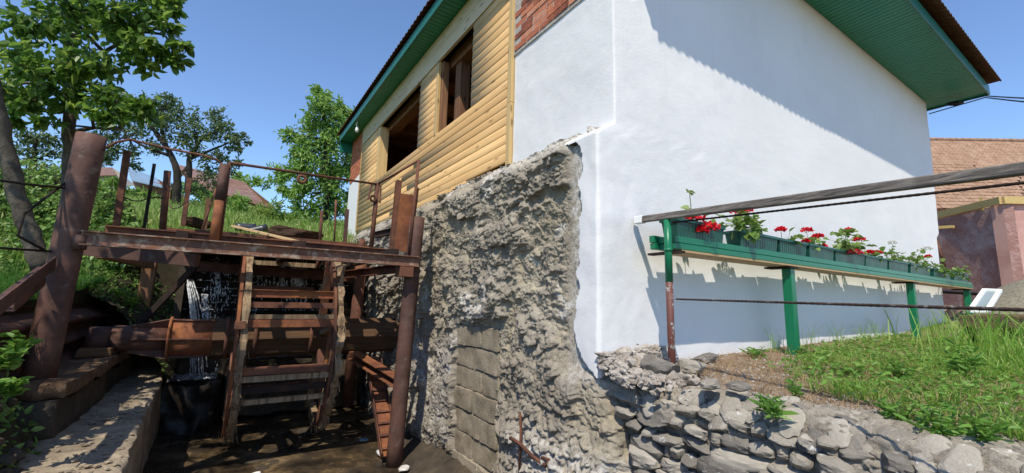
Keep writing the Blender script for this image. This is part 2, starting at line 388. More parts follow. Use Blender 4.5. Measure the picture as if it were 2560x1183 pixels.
M['darkcon'] = m_mottle('wet_dark_concrete', [(0.3, (0.024, 0.019, 0.015)), (0.55, (0.074, 0.058, 0.041)), (0.75, (0.155, 0.121, 0.081))], 4, 45, 0.9, 0.7)
M['mortar'] = m_mottle('wall_mortar', [(0.30, (0.200, 0.170, 0.131)), (0.48, (0.350, 0.305, 0.240)), (0.60, (0.460, 0.410, 0.336)), (0.70, (0.620, 0.590, 0.540))], 7, 75, 1.0, 0.95, 0.03)
M['rubble'] = m_mottle('limey_rubble', [(0.30, (0.264, 0.220, 0.176)), (0.48, (0.462, 0.418, 0.363)), (0.62, (0.660, 0.627, 0.583)), (0.75, (0.770, 0.748, 0.715))], 9, 70, 0.9, 0.95, 0.02, 0.2, 0.25)
M['gravel'] = m_mottle('gravel_heap', [(0.3, (0.16, 0.14, 0.10)), (0.5, (0.30, 0.27, 0.20)), (0.7, (0.45, 0.42, 0.33))], 18, 90, 1.0, 0.95, 0.04)
M['brick'] = m_mottle('red_brick', [(0.22, (0.172, 0.063, 0.044)), (0.45, (0.414, 0.132, 0.071)), (0.62, (0.552, 0.196, 0.103)), (0.8, (0.575, 0.287, 0.184))], 9, 60, 0.7, 0.92, 0.012, 0.2, 0.55)
M['brickmortar'] = m_mottle('brick_mortar', [(0.3, (0.308, 0.264, 0.220)), (0.7, (0.572, 0.528, 0.462))], 14, 80, 0.8)
M['oldbrick'] = m_mottle('old_orange_brick', [(0.25, (0.24, 0.105, 0.045)), (0.5, (0.38, 0.185, 0.085)), (0.75, (0.46, 0.29, 0.17))], 4, 30, 0.6)
M['limeblock'] = m_mottle('pale_limestone', [(0.3, (0.34, 0.28, 0.19)), (0.7, (0.52, 0.45, 0.34))], 5, 40, 0.6)
M['tile'] = m_mottle('clay_roof_tile', [(0.28, (0.19, 0.105, 0.066)), (0.48, (0.30, 0.185, 0.12)), (0.62, (0.38, 0.25, 0.17)), (0.78, (0.47, 0.36, 0.27))], 3.2, 25, 0.5)
M['fartile'] = m_mottle('far_roof_tile', [(0.3, (0.14, 0.075, 0.058)), (0.5, (0.23, 0.13, 0.10)), (0.72, (0.31, 0.20, 0.16))], 2, 12, 0.5)
M['pink'] = m_mottle('pink_render', [(0.3, (0.40, 0.21, 0.17)), (0.5, (0.52, 0.31, 0.26)), (0.72, (0.56, 0.38, 0.33))], 1.6, 40, 0.3)
M['pinkrough'] = m_mottle('worn_pink_roughcast', [(0.30, (0.232, 0.122, 0.104)), (0.47, (0.342, 0.195, 0.165)), (0.6, (0.464, 0.354, 0.342)), (0.72, (0.634, 0.610, 0.634))], 1.5, 16, 1.0, 0.95, 0.06)
M['roofsheet'] = m_mottle('brown_roof_sheet', [(0.3, (0.08, 0.038, 0.022)), (0.6, (0.155, 0.075, 0.042)), (0.8, (0.22, 0.13, 0.08))], 5, 40, 0.4)
M['white'] = m_paint('white_paint', (0.72, 0.72, 0.70), (0.80, 0.80, 0.78), (0.5, 0.46, 0.40), 0.5, 12, 0.66)
M['glass'] = NT('pane_glass').done((0.25, 0.30, 0.30), 0.08, None, 0.6)
M['bluemetal'] = m_paint('blue_grey_roof_metal', (0.16, 0.24, 0.32), (0.24, 0.33, 0.42), (0.14, 0.10, 0.08), 0.45, 4, 0.62)
M['blackplastic'] = NT('black_plastic').done((0.03, 0.032, 0.036), 0.35, None, 0.5)
M['cable'] = NT('black_cable').done((0.012, 0.012, 0.013), 0.6)
M['rebar'] = m_rust('rebar_steel', (0.035, 0.022, 0.018), (0.075, 0.045, 0.035), (0.11, 0.06, 0.04), (0.55, 0.53, 0.50), 0.6, 0.2)
M['bark'] = m_mottle('walnut_bark', [(0.3, (0.045, 0.037, 0.028)), (0.5, (0.10, 0.085, 0.066)), (0.68, (0.17, 0.15, 0.12)), (0.8, (0.22, 0.22, 0.17))], 7, 50, 0.8)
M['darkbark'] = m_mottle('dark_bark', [(0.3, (0.02, 0.016, 0.012)), (0.7, (0.06, 0.05, 0.04))], 6, 40, 0.8)
M['leafnear'] = m_leaf('walnut_leaf', [(0.043, 0.098, 0.015), (0.068, 0.148, 0.021), (0.104, 0.203, 0.033), (0.185, 0.271, 0.049)], 0.5, 0.4, 1.8)
M['leafplum'] = m_leaf('plum_leaf', [(0.060, 0.098, 0.038), (0.113, 0.172, 0.063), (0.179, 0.247, 0.098)], 0.3, 0.5)
M['leafmid'] = m_leaf('fresh_tree_leaf', [(0.102, 0.225, 0.032), (0.160, 0.319, 0.051), (0.246, 0.406, 0.087), (0.319, 0.406, 0.116)], 0.35, 0.45)
M['leafvine'] = m_leaf('bramble_leaf', [(0.066, 0.132, 0.024), (0.119, 0.224, 0.040), (0.172, 0.290, 0.060), (0.238, 0.330, 0.079)], 0.3, 0.45)
M['leafweed'] = m_leaf('weed_leaf', [(0.081, 0.189, 0.027), (0.135, 0.284, 0.043), (0.203, 0.365, 0.068)], 0.35, 0.45)
M['leafger'] = m_leaf('geranium_leaf', [(0.09, 0.17, 0.03), (0.15, 0.25, 0.05), (0.23, 0.32, 0.09)], 0.32, 0.5)
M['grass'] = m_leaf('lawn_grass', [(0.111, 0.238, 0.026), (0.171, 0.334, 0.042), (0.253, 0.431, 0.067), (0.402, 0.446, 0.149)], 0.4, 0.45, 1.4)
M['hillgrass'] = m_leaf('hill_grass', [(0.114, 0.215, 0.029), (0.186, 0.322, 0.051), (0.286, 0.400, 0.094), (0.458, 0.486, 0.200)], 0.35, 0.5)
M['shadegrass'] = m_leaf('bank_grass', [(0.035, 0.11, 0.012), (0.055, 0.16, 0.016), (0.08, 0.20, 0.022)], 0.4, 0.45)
M['red'] = m_leaf('red_petal', [(0.48, 0.003, 0.008), (0.65, 0.006, 0.014), (0.75, 0.015, 0.025)], 0.2, 0.5, 1.1)
M['pinkred'] = m_leaf('crimson_petal', [(0.36, 0.006, 0.022), (0.50, 0.02, 0.045), (0.6, 0.06, 0.09)], 0.2, 0.5, 1.1)
M['whitepetal'] = m_leaf('white_petal', [(0.70, 0.70, 0.66), (0.78, 0.78, 0.74)], 0.25, 0.5, 1.0)
M['straw'] = m_leaf('dry_straw', [(0.24, 0.15, 0.07), (0.36, 0.25, 0.13)], 0.2, 0.7)
M['moss'] = m_mottle('moss_root', [(0.3, (0.03, 0.018, 0.011)), (0.6, (0.085, 0.05, 0.03)), (0.8, (0.15, 0.10, 0.05))], 12, 60, 1.0)
M['water'] = m_water(); M['foam'] = m_foam()
M['drop'] = NT('water_drop').done((0.85, 0.88, 0.9), 0.15, None, 0.7)

# ------------------------------------------------------------------ foliage helpers (numpy)
def unit(a): return a / np.maximum(np.linalg.norm(a, axis=-1, keepdims=True), 1e-9)
def leaves(c, d, size, wr=0.5, fold=0.25, droop=0.0, up=None, rng=RNG):
    """oval leaves: base at c, pointing along d (N,3), length size (N,)"""
    N = len(c); d = unit(d); r = rng.normal(size=(N, 3)) if up is None else up + 0.55 * rng.normal(size=(N, 3))
    side = unit(np.cross(d, r)); nrm = np.cross(side, d); s = size[:, None]
    def pt(t, w, h): return c + d * s * t + side * s * w + nrm * s * h
    f = fold
    v = np.stack([pt(0, 0, 0), pt(.32, wr * .46, f * wr * .5), pt(.70, wr * .36, f * wr * .4 - droop * .4), pt(1, 0, -droop), pt(.70, -wr * .36, f * wr * .4 - droop * .4), pt(.32, -wr * .46, f * wr * .5)], 1)
    idx = np.arange(N)[:, None] * 6
    fc = np.concatenate([idx + np.array([0, 1, 2, 3]), idx + np.array([0, 3, 4, 5])], 0)
    return v.reshape(-1, 3), fc
def blades(c, h, w, lean, bend=0.5, rng=RNG):
    N = len(c); a = rng.uniform(0, 2 * np.pi, N); dirv = np.stack([np.cos(a), np.sin(a), np.zeros(N)], -1)
    b = rng.uniform(0, 2 * np.pi, N); side = np.stack([np.cos(b), np.sin(b), np.zeros(N)], -1)
    L = (lean * rng.uniform(0.2, 1.3, N) * h)[:, None]; up = np.array([0, 0, 1.0])
    hh = h[:, None]; ww = w[:, None] / 2
    p1 = c + up * hh * .5 + dirv * L * .25; p2 = c + up * hh * .85 + dirv * L * .62; p3 = c + up * hh * (1 - .15 * bend) + dirv * L * 1.05
    v = np.stack([c - side * ww, c + side * ww, p1 + side * ww * .9, p1 - side * ww * .9, p2 + side * ww * .55, p2 - side * ww * .55, p3], 1)
    idx = np.arange(N)[:, None] * 7
    quads = np.concatenate([idx + np.array([0, 1, 2, 3]), idx + np.array([3, 2, 4, 5])], 0).tolist()
    tris = (idx + np.array([5, 4, 6])).tolist()
    return v.reshape(-1, 3), quads + tris
def merge(parts):
    V = []; F = []; b = 0
    for v, f in parts:
        V.append(np.asarray(v)); F.extend([[i + b for i in q] for q in (f.tolist() if isinstance(f, np.ndarray) else f)]); b += len(v)
    return np.concatenate(V, 0), F
def curve(p0, p1, bow, n=6):
    p0 = np.array(p0, float); p1 = np.array(p1, float); bow = np.array(bow, float)
    return [tuple(p0 + (p1 - p0) * t + bow * 4 * t * (1 - t)) for t in np.linspace(0, 1, n)]
def grid(nu, nv):
    a = np.arange(nu - 1)[:, None] * nv + np.arange(nv - 1)[None, :]; a = a.ravel()
    return np.stack([a, a + nv, a + nv + 1, a + 1], -1)

# ================================================================== THE SETTING: ground
def struct(name, v, f, mat, smooth=True):
    o = obj(name, (v, f), mat, None, smooth); o['kind'] = 'structure'; return o
def hill_h(x, y):
    h = np.interp(y, [-6, 4.5, 7, 9, 10.5, 12, 16, 25, 60, 300], [.22, .24, .42, .62, 1.25, 1.75, 2.55, 4.3, 9.5, 30])
    fl = np.interp(y, [9, 9.6, 12, 16], [1.30, 1.38, 1.80, 2.55])
    w = sstep(-2.4, -1.0, x) * sstep(16, 12, y) * sstep(8.7, 9.4, y)
    h = h * (1 - w) + fl * w
    h = h + np.clip(-x - 3.0, 0, 30) * 0.11 * sstep(5, 9, y)
    return h + 0.10 * fbm(P3(x * .6, y * .6, 0), 3) + 0.03 * fbm(P3(x * 3, y * 3, 4), 2)
xs = np.concatenate([np.linspace(-120, -12, 20), np.linspace(-11, -1.60, 60)]); ys = np.concatenate([np.linspace(-6, 14, 110), np.linspace(14.6, 40, 50), np.linspace(44, 300, 20)])
X, Y = np.meshgrid(xs, ys, indexing='ij'); v1 = np.stack([X, Y, hill_h(X, Y)], -1).reshape(-1, 3)
xs2 = np.concatenate([np.linspace(-1.60, 6, 60), np.linspace(6.6, 160, 30)]); ys2 = np.concatenate([np.linspace(9.35, 14, 40), np.linspace(14.6, 40, 50), np.linspace(44, 300, 20)])
X, Y = np.meshgrid(xs2, ys2, indexing='ij'); v2 = np.stack([X, Y, hill_h(X, Y)], -1).reshape(-1, 3)
def skirt(top):
    lo = top.copy(); lo[:, 2] = -1.9; n_ = len(top); i = np.arange(n_ - 1)
    return np.concatenate([top, lo]), np.stack([i, i + 1, i + 1 + n_, i + n_], -1)
hv, hf = merge([(v1, grid(len(xs), len(ys))), (v2, grid(len(xs2), len(ys2)))])
sk = merge([skirt(v1.reshape(len(xs), len(ys), 3)[-1]), skirt(v2.reshape(len(xs2), len(ys2), 3)[:, 0])])
struct('cut_bank', sk[0], sk[1], M['earth'], False)
struct('hillside', hv, hf, M['hillsoil'])
# channel bed: mud and shallow stream
xs = np.linspace(-1.6, 3.2, 90); ys = np.linspace(-4, 9.4, 160); X, Y = np.meshgrid(xs, ys, indexing='ij')
Z = -1.66 + .05 * fbm(P3(X * 1.5, Y * 1.2, 1), 4) + .22 * sstep(1.7, 2.6, X) * sstep(7.5, 5.5, Y) + .035 * fbm(P3(X * 7, Y * 7, 2), 3)
struct('stream_bed', np.stack([X, Y, Z], -1).reshape(-1, 3), grid(90, 160), M['darkcon'])
X, Y = np.meshgrid(np.linspace(-1.2, 2.5, 60), np.linspace(-4, 9.4, 120), indexing='ij')
Z = -1.635 + .006 * fbm(P3(X * 5, Y * 4, 7), 3); struct('stream_water', np.stack([X, Y, Z], -1).reshape(-1, 3), grid(60, 120), M['water'])
# terrace yard right of the house corner (soil sheet carrying the lawn)
def yard_h(x, y):
    z = np.interp(np.clip(2.5 - y, -30, 20), [-30, 0, .35, 1.2, 3.0, 20], [0.0, -.01, -.03, -.06, -.05, .0])
    z = z + np.interp(x, [2.4, 2.75, 3.1, 4.0, 9, 13, 18, 30], [-.11, -.10, -.085, -.03, .05, .28, .62, 1.0])
    return z + .02 * fbm(P3(x * 1.8, y * 1.8, 3), 4) + .008 * fbm(P3(x * 14, y * 14, 3), 3)
xs = np.concatenate([np.linspace(2.72, 7, 150), np.linspace(7.1, 14, 60), np.linspace(14.5, 60, 30)]); ys = np.concatenate([np.linspace(-40, -3, 14), np.linspace(-2.8, 2.62, 140), np.linspace(2.9, 40, 30)])
X, Y = np.meshgrid(xs, ys, indexing='ij'); Z = yard_h(X, Y)
Z = np.where((Y > 2.56) & (X < 11.5), -.4, Z)
struct('terrace_ground', np.stack([X, Y, Z], -1).reshape(-1, 3), grid(len(xs), len(ys)), M['soil'])
v = [(-400, -400, -1.9), (400, -400, -1.9), (400, 600, -1.9), (-400, 600, -1.9)]
struct('lower_ground', np.array(v, float), [(0, 1, 2, 3)], M['soil'], False)

# ================================================================== THE MILL HOUSE
house = thing('mill_house', 'white plastered mill house with pine siding, rough concrete base and green soffits', 'house', (7.3, 7.5, -0.2))
XB, XF, YA, ZTOP = 2.66, 2.46, 2.5, 4.9
def corner(s, z, r):
    """s<0 wraps onto the stream side, s>0 onto the flower side"""
    xc = XF + (XB - XF) * sstep(1.84, 2.0, z)
    q = np.sqrt(s * s + r * r)
    return xc + .5 * (s + q) - r * .15, YA + .5 * (-s + q) - r * .15
# plaster shell
ss = np.concatenate([np.linspace(-1.62, -.42, 70), np.linspace(-.40, .40, 110), np.linspace(.44, 2.2, 60), np.linspace(2.35, 9.19, 40)])
zs = np.concatenate([np.linspace(-.36, 2.1, 230), np.linspace(2.13, 3.6, 80), np.linspace(3.65, 4.90, 12)])
S, Z = np.meshgrid(ss, zs, indexing='ij')
fl = (S / 9.19); Sx = np.where(S > 2, S * (1 + .038 * sstep(0, 4.6, Z) * sstep(2, 9.19, S)), S)
x, y = corner(Sx, Z, .016)
und = .012 * fbm(P3(S * .8, Z * .8, 3), 3) + .004 * fbm(P3(S * 5, Z * 5, 9), 3)
und = und + .014 * fbm(P3(S * 2.6, Z * 2.0, 5), 3) * sstep(2.3, 1.7, Z) * sstep(1.2, .2, np.abs(S))
nx = -np.where(S < 0, 1.0, 0.0); ny = -np.where(S < 0, 0.0, 1.0)
out = .014 * (Z < 1.98) * (S < 0) + und
V = np.stack([x + nx * out, y + ny * out, Z], -1)
rag = fbm(P3(S * 9, Z * 9, 1), 4); rag2 = fbm(P3(S * 4, Z * 4, 8), 4)
edge = np.interp(Z, [-.3, -.12, -.02, .12, .45, .95, 1.47, 1.7, 1.82, 1.90, 2.0], [-.08, .02, .20, .27, .25, .22, .20, .17, .26, 1.0, 1.7])
keepB = np.where(Z < 1.97, (-S) < edge + .045 * rag + .03 * rag2, Z < 3.46 + .035 * rag)
keepB |= (Z > 3.4) & (-S < .05)
keepA = Z > np.interp(S, [0, .25, .5, .75, 1.0, 9], [-.16, -.06, -.03, -.10, -.2, -.3]) + .03 * rag
keep = np.where(S < 0, keepB, keepA)
F = grid(len(ss), len(zs)); kf = keep.ravel()[F].all(1)
obj('plaster', (V.reshape(-1, 3), F[kf]), M['plaster'], house, True, label='white plastered wall')
# rough concrete base with drooping lumps
ss = np.concatenate([np.linspace(.42, .0, 24)[:-1], np.linspace(0, -4.3, 460), np.linspace(-4.33, -10.5, 150)])
zs = np.linspace(-1.80, 2.0, 440)
S, Z = np.meshgrid(ss, zs, indexing='ij'); Yc = YA - S
def lumps(u, v, sc, seed): return np.clip(1 - worley2(u * sc + .4 * fbm(P3(u * 3, v * 3, seed), 2), v * sc * 1.25, seed) * 1.25, 0, 1)
ed = .35 * fbm(P3(S * 9, Z * 10, 4), 3)
p1 = sstep(-.10, .07, fbm(P3(S * 1.25, Z * 1.7, 2), 3) + .30 * ed); p2 = sstep(-.06, .08, fbm(P3(S * 3.1, Z * 4.2, 6), 3) + .45 * ed); p3 = sstep(-.05, .10, fbm(P3(S * 7, Z * 9, 8), 3) + .5 * ed)
hi = np.clip(.45 * p1 + .4 * p2 + .3 * p3, 0, 1)
rows = fbm(P3(S * 1.0, Z * 4.0 + .6 * fbm(P3(S * 1.4, Z, 3), 2), 12), 3)
d = .045 * p1 + .034 * p2 * (.4 + .6 * p1) + .020 * p3 + .03 * fbm(P3(S * .8, Z * .9, 12), 3) + .035 * sstep(-.15, .25, rows + .3 * ed)
gran = fbm(P3(S * 34, Z * 38, 2), 3)
d = d + .016 * lumps(S, Z, 16, 5) * hi + .014 * lumps(S, Z, 36, 7) + .017 * gran * (.4 + .8 * hi) + .010 * fbm(P3(S * 75, Z * 80, 5), 2)
d = d - .05
chip = sstep(-.25, -.6, Z + .25 * fbm(P3(S * 2, Z * 2, 1), 2)) * sstep(4.0, 3.5, Yc); d = d * (1 - .5 * chip) + chip * (.05 * lumps(S, Z, 11, 15) + .03 * lumps(S, Z, 24, 16))
low = sstep(.25, -.15, Z) * sstep(4.7, 5.2, Yc); d = d * (1 - .35 * low)
pl = sstep(.50, .32, -S) * sstep(-.22, -.07, Z); d = d * (1 - pl) - .03 * pl
topr = sstep(1.78, 1.98, Z + .08 * fbm(P3(S * 2.2, 0, 5), 3)); d = d - .17 * topr
blk = sstep(3.95, 4.06, Yc + .14 * fbm(P3(Z * 4, 7, 0), 4)) * sstep(5.08, 4.98, Yc + .12 * fbm(P3(Z * 5, 0, 0), 4)) * sstep(.17, .10, Z + .05 * fbm(P3(Yc * 6, 3, 0), 3)); d = d * (1 - blk) - .05 * blk
fw = sstep(.2, -.9, Z); d = d + .06 * fw * sstep(3.9, 2.9, Yc) * (1 - pl)          # the foot of the corner bulges
x, y = corner(S, Z * 0 + 1.0, .10)
cn = np.clip(.5 - S / .12, 0, 1); nx = -cn; ny = -(1 - cn); q = np.hypot(nx, ny); nx = nx / q; ny = ny / q
y = y - .15 * sstep(-.14, -.46, Z + .06 * fbm(P3(S * 4, Z * 4, 17), 3)) * sstep(1.1, .1, -S); x = x - .03 * sstep(-.1, -.6, Z) * sstep(.9, .2, -S)
zz = Z - .55 * np.clip(d, 0, 1) * (1 - pl) - .02 * lumps(S, Z, 9, 11)
V = np.stack([x + nx * d + .02 * fbm(P3(S * 10, Z * 10, 3), 2) * ny, y + ny * d + .03 * fbm(P3(S * 9, Z * 11, 21), 2) * (1 - pl), zz], -1)
ro = obj('rough_concrete', (V.reshape(-1, 3), grid(len(ss), len(zs))), M['rough'], house, True, label='lumpy bare concrete base')
lime = .8 * sstep(1.72, 1.95, Z) * sstep(4.6, 3.6, Yc) + .9 * sstep(.42, .26, -S) * sstep(-.3, 0, Z) + .8 * sstep(-.35, -.75, Z + .2 * fbm(P3(S * 2, Z * 2, 1), 2)) * sstep(3.9, 3.2, Yc) \
    + .55 * sstep(.1, -.4, Z) * sstep(5.0, 5.3, Yc) * sstep(8, 6, Yc) + .7 * sstep(.42, .55, fbm(P3(S * 2.3, Z * 2.6, 33), 4)) + .4 * sstep(6.5, 8, Yc) * vnoise(P3(S * 4, Z * 4, 2))
damp = sstep(5.0, 5.6, Yc + .3 * fbm(P3(S * 2, Z * 2, 9), 3)) * sstep(1.6, .6, Z) * .75 + sstep(-.95, -1.5, Z) * .8
at_ = ro.data.attributes.new('lime', 'FLOAT', 'POINT'); at_.data.foreach_set('value', np.clip(lime, 0, 1).ravel())
at_ = ro.data.attributes.new('high', 'FLOAT', 'POINT'); at_.data.foreach_set('value', np.clip(hi, 0, 1).ravel())
at_ = ro.data.attributes.new('damp', 'FLOAT', 'POINT'); at_.data.foreach_set('value', np.clip(damp, 0, 1).ravel())
# concrete blocks showing where the render has fallen off
tops = [.12, -.13, -.375, -.62, -.87, -1.115, -1.36]
for i in range(len(tops)):
    for (y0, y1) in ((4.0, 4.55), (4.56, 5.03)) if i % 2 else ((4.0, 4.36), (4.37, 5.02)):
        obj('concrete_block', rough_box(2.462 + .012 * math.sin(i * 2.1 + y0), 2.6, y0, y1 + .02 * math.sin(i * 3.3), tops[i] - .238, tops[i], .03, .012, 5, i * 3), M['block'], house, True)
# bricks beside the siding: plaster ends at 3.46 m
me_b = [rawmesh('brick', np.array(MB().box(-.02, .02, -.12 if h else -.058, .12 if h else .058, -.031, .031).jitter(.004, 22).v), MB().box(0, 1, 0, 1, 0, 1).f, M['brick']) for h in (1, 1, 0)]
obj('brick_mortar', MB().box(XB - .013, XB + .05, 2.55, 4.128, 3.40, 4.95), M['brickmortar'], house)
for r in range(20):
    yy = 2.60 + (.125 if r % 2 else 0); k = 0
    while yy < 4.1:
        half = (r % 4 == 2 and k % 2 == 0); L = .116 if half else .24
        if yy + L < 4.13:
            inst('brick', me_b[2] if half else me_b[k % 2], house, (XB + random.uniform(-.004, .008), yy + L / 2, 3.475 + r * .0745), (random.uniform(-.02, .02), 0, random.uniform(-.01, .01)))
        yy += L + .012; k += 1
# far end of the stream side: lime-washed below, brick above
V = [(XB, 11.60, 1.6), (XB, 12.93, 1.6), (XB, 12.93, 3.62), (XB, 12.3, 3.68), (XB, 11.60, 3.74)]
obj('plaster', (np.array([(a, b, c) for a, b, c in V] + [(a + .1, b, c) for a, b, c in V]), [(0, 4, 3, 2, 1), (5, 6, 7, 8, 9), (0, 1, 6, 5), (1, 2, 7, 6), (2, 3, 8, 7), (3, 4, 9, 8)]), M['plaster'], house)
fb = MB()
for r in range(18):
    yy = 11.62 + (.12 if r % 2 else 0)
    while yy < 12.9:
        if 3.66 + r * .0745 < 4.96: fb.box(XB + .006 + random.uniform(-.006, .006), XB + .05, yy, min(yy + .235, 12.93), 3.72 + r * .0745 - .031, 3.72 + r * .0745 + .031)
        yy += .25
o = obj('brick', fb, M['brick'], house, kind='stuff')
obj('brick_mortar', MB().box(XB + .02, XB + .1, 11.6, 12.92, 3.62, 4.97), M['brickmortar'], house)
# pine log siding, each board of its own; openings for the two windows
prof = [(-.008, 0.0)] + [(-.010 - 0.0095 * math.sqrt(max(0, 1 - (2 * t - 1) ** 2)), .004 + t * .112) for t in np.linspace(0.02, .98, 8)] + [(-.008, .118), (.02, .118), (.02, 0)]
prof = prof[::-1]
W1 = (7.34, 9.93); W2 = (5.24, 6.48); ZS, ZH = 3.155, 4.475; Y0, Y1 = 4.22, 11.57; PIT = .1195
for r in range(21):
    z = 1.96 + r * PIT; y1 = Y1
    if z + .05 < ZS:
        cut = random.choice([None, None, 6.9 + random.uniform(-1, 2)]); segs = [(Y0, y1)] if cut is None else [(Y0, cut), (cut + .003, y1)]
        if r == 0: segs = [(Y0, 5.28), (5.30, y1)]
    else: segs = [(Y0, W2[0]), (W2[1] + .10, W1[0]), (W1[1] + .14, y1)]
    for (a, b) in segs:
        dz = -.05 if (r == 0 and a < 5) else 0
        sag = random.uniform(-.002, .002)
        if r == 0 and a > 5: z0, z1 = z + .02, z + .10
        elif r == 0: z0, z1 = z - .045, z + .0
        else: z0, z1 = z, z
        obj('siding_board', MB().sweep(prof, (XB + sag, a, z0), (XB + sag, b, z1)), M['siding'], house, True)
for a, b, z0, z1 in ((4.22, 8.1, 4.475, 4.70), (8.105, 11.57, 4.475, 4.70), (4.22, 7.2, 4.703, 4.96), (7.203, 11.57, 4.703, 4.96)):
    obj('header_board', MB().box(XB - .03 + random.uniform(-.003, .003), XB + .02, a, b, z0, z1), M['header'], house, False, .004)
obj('corner_trim', MB().box(XB - .045, XB + .02, 4.13, 4.215, 1.93, 2.80), M['trim'], house, False, .004)
obj('corner_trim', MB().box(XB - .043, XB + .02, 4.13, 4.215, 2.803, 4.96), M['trim'], house, False, .004)
obj('corner_trim', MB().box(XB - .036, XB + .02, 11.575, 11.60, 2.1, 4.9), M['trim'], house)
# window openings: frames, lintels, inner posts
WF1 = obj('window_frame', MB().box(XB - .012, XB + .20, W1[1] + .002, W1[1] + .137, ZS, ZH), M['trim'], house, False, .006)
WF2 = obj('window_frame', MB().box(XB - .022, XB + .03, W2[1] + .004, W2[1] + .096, ZS - .02, ZH - .01).jitter(.008, 5), M['trim'], house, False, .006)
obj('window_frame', MB().box(XB + .032, XB + .15, W2[1] - .05, W2[1] + .09, ZS, ZH).jitter(.01, 4), M['oldwood'], house, False, .01)
obj('window_post', MB().box(XB + .22, XB + .40, W2[1] - .36, W2[1] - .16, 2.6, ZH + .2), M['oldwood'], WF2, False, .01)
obj('window_post', MB().box(XB + .22, XB + .40, W1[0] - .3, W1[0] - .1, 2.6, ZH + .2), M['oldwood'], WF1, False, .01)
for (a, b), WF in ((W1, WF1), (W2, WF2)):
    obj('window_lintel', MB().box(XB + .18, XB + .42, a - .3, b + .3, ZH - .09, ZH + .14).jitter(.012, 3), M['oldwood'], WF, False, .01)
    obj('window_sill', MB().box(XB + .022, XB + .45, a, b, ZS - .08, ZS - .03), M['oldwood'], WF)
for k, yb in enumerate(np.arange(4.9, 12.3, 1.02)):
    obj('ceiling_beam', MB().box(XB + .43, 9.6, yb, yb + .17, ZH + .02, ZH + .22).jitter(.01, 2), M['oldwood'], house, False, .01)
for k in range(26):
    obj('ceiling_plank', MB().box(XB + .3 + k * .28, XB + .3 + k * .28 + .272, 4.3, 12.6, ZH + .225, ZH + .25), M['ceilwood'], house)
M['inner'] = m_mottle('brown_inner_plaster', [(0.3, (0.200, 0.140, 0.100)), (0.7, (0.400, 0.300, 0.220))], 2, 20, 0.3)
obj('inner_wall', MB().box(9.7, 9.9, 2.7, 12.8, 1.9, 5), M['inner'], house)
obj('inner_wall', MB().box(2.75, 9.7, 12.6, 12.8, 1.9, 4.95), M['inner'], house)
obj('inner_wall', MB().box(2.75, 9.7, 4.26, 4.38, 1.9, 4.95), M['inner'], house)
obj('inner_floor', MB().box(2.72, 9.7, 4.3, 12.6, 1.95, 2.05), M['oldwood'], house)
obj('back_wall', MB().box(11.4, 11.6, 2.75, 12.8, -.3, 4.9), M['plaster'], house)
obj('back_wall', MB().box(2.76, 11.4, 12.81, 12.92, -.3, 4.9), M['plaster'], house)
# soffits: narrow tongue-and-groove boards, each its own piece
ZA, ZB = 4.862, 4.972; YO, XO = 1.66, 2.33; XR, YR = 12.66, 13.0
me_a = rawmesh('soffit_board', np.array(MB().box(-.0425, .0425, 0, YA - YO - .005, 0, .015).v), MB().box(0, 1, 0, 1, 0, 1).f, M['soffit'])
for i in range(106):
    xx = XO + .05 + i * .0973
    inst('soffit_board', me_a, house, (xx, YO, ZA + random.uniform(0, .002)))
me_c = rawmesh('soffit_board', np.array(MB().box(0, XB - XO - .002, -.044, .044, 0, .015).v), MB().box(0, 1, 0, 1, 0, 1).f, M['soffit'])
for i in range(105):
    yy = 2.58 + i * .0995
    if yy < YR - .03: inst('soffit_board', me_c, house, (XO, yy, ZB + random.uniform(0, .002)))
obj('soffit_backing', MB().box(XO, XR, YO + .02, 13, 5.0, 5.02), M['darksteel'], house)
obj('soffit_backing', MB().box(XO + .01, XR, YO + .02, YA, ZA + .018, ZA + .026), M['darksteel'], house)
obj('soffit_backing', MB().box(11.9, XR - .002, YO + .8, 12.9, ZA + .003, ZA + .03), M['soffit'], house)
obj('fascia', MB().box(XO, XR, YO - .03, YO, ZA - .03, ZA + .17), M['fascia'], house, False, .006)
obj('fascia', MB().box(XR - .001, XR + .03, YO - .03, 13, ZA - .032, ZA + .172), M['fascia'], house, False, .006)
obj('fascia', MB().box(XO - .03, XO, YO - .03, YR, ZB - .03, ZB + .15), M['fascia'], house, False, .006)
obj('fascia', MB().box(XO, XB + .3, YR, YR + .03, ZB - .32, ZB + .15), M['fascia'], house, False, .006)
obj('fascia', MB().box(XO - .015, XO + .002, YO, YR, ZB + .02, ZB + .05), M['green'], house)
# roof of corrugated sheets on a hip
EX0, EX1, EY0, EY1, EZA, EZB = 2.235, 12.78, 1.46, 13.25, 5.10, 5.19
PITCH = math.tan(math.radians(24))
def corr(t): return .015 * np.cos(2 * np.pi * t / .146)
us = np.arange(EX0, EX1, .018); ts = np.array([0, .012, .6, 1.5, 3.0, 5.25])
U, T = np.meshgrid(us, ts, indexing='ij')
def slope(P, zc): return np.stack([P[..., 0], P[..., 1], P[..., 2] + zc], -1)
u2 = np.clip(U, EX0 + T, EX1 - T); top = np.stack([u2, EY0 + T + 0 * U, EZA + T * PITCH + corr(U)], -1)
def sheet(top, th=.012):
    n, m = top.shape[:2]; bot = top.copy(); bot[..., 2] -= th; F = grid(n, m); nv = n * m
    e0 = np.arange(n) * m; cap = np.stack([e0[:-1], e0[1:], e0[1:] + nv, e0[:-1] + nv], -1)
    return np.concatenate([top.reshape(-1, 3), bot.reshape(-1, 3)]), np.concatenate([F, F[:, ::-1] + nv, cap])
obj('roof_sheet', sheet(top), M['roofsheet'], house, False)
us = np.arange(EY0, EY1, .018); U, T = np.meshgrid(us, ts, indexing='ij'); u2 = np.clip(U, EY0 + T, EY1 - T)
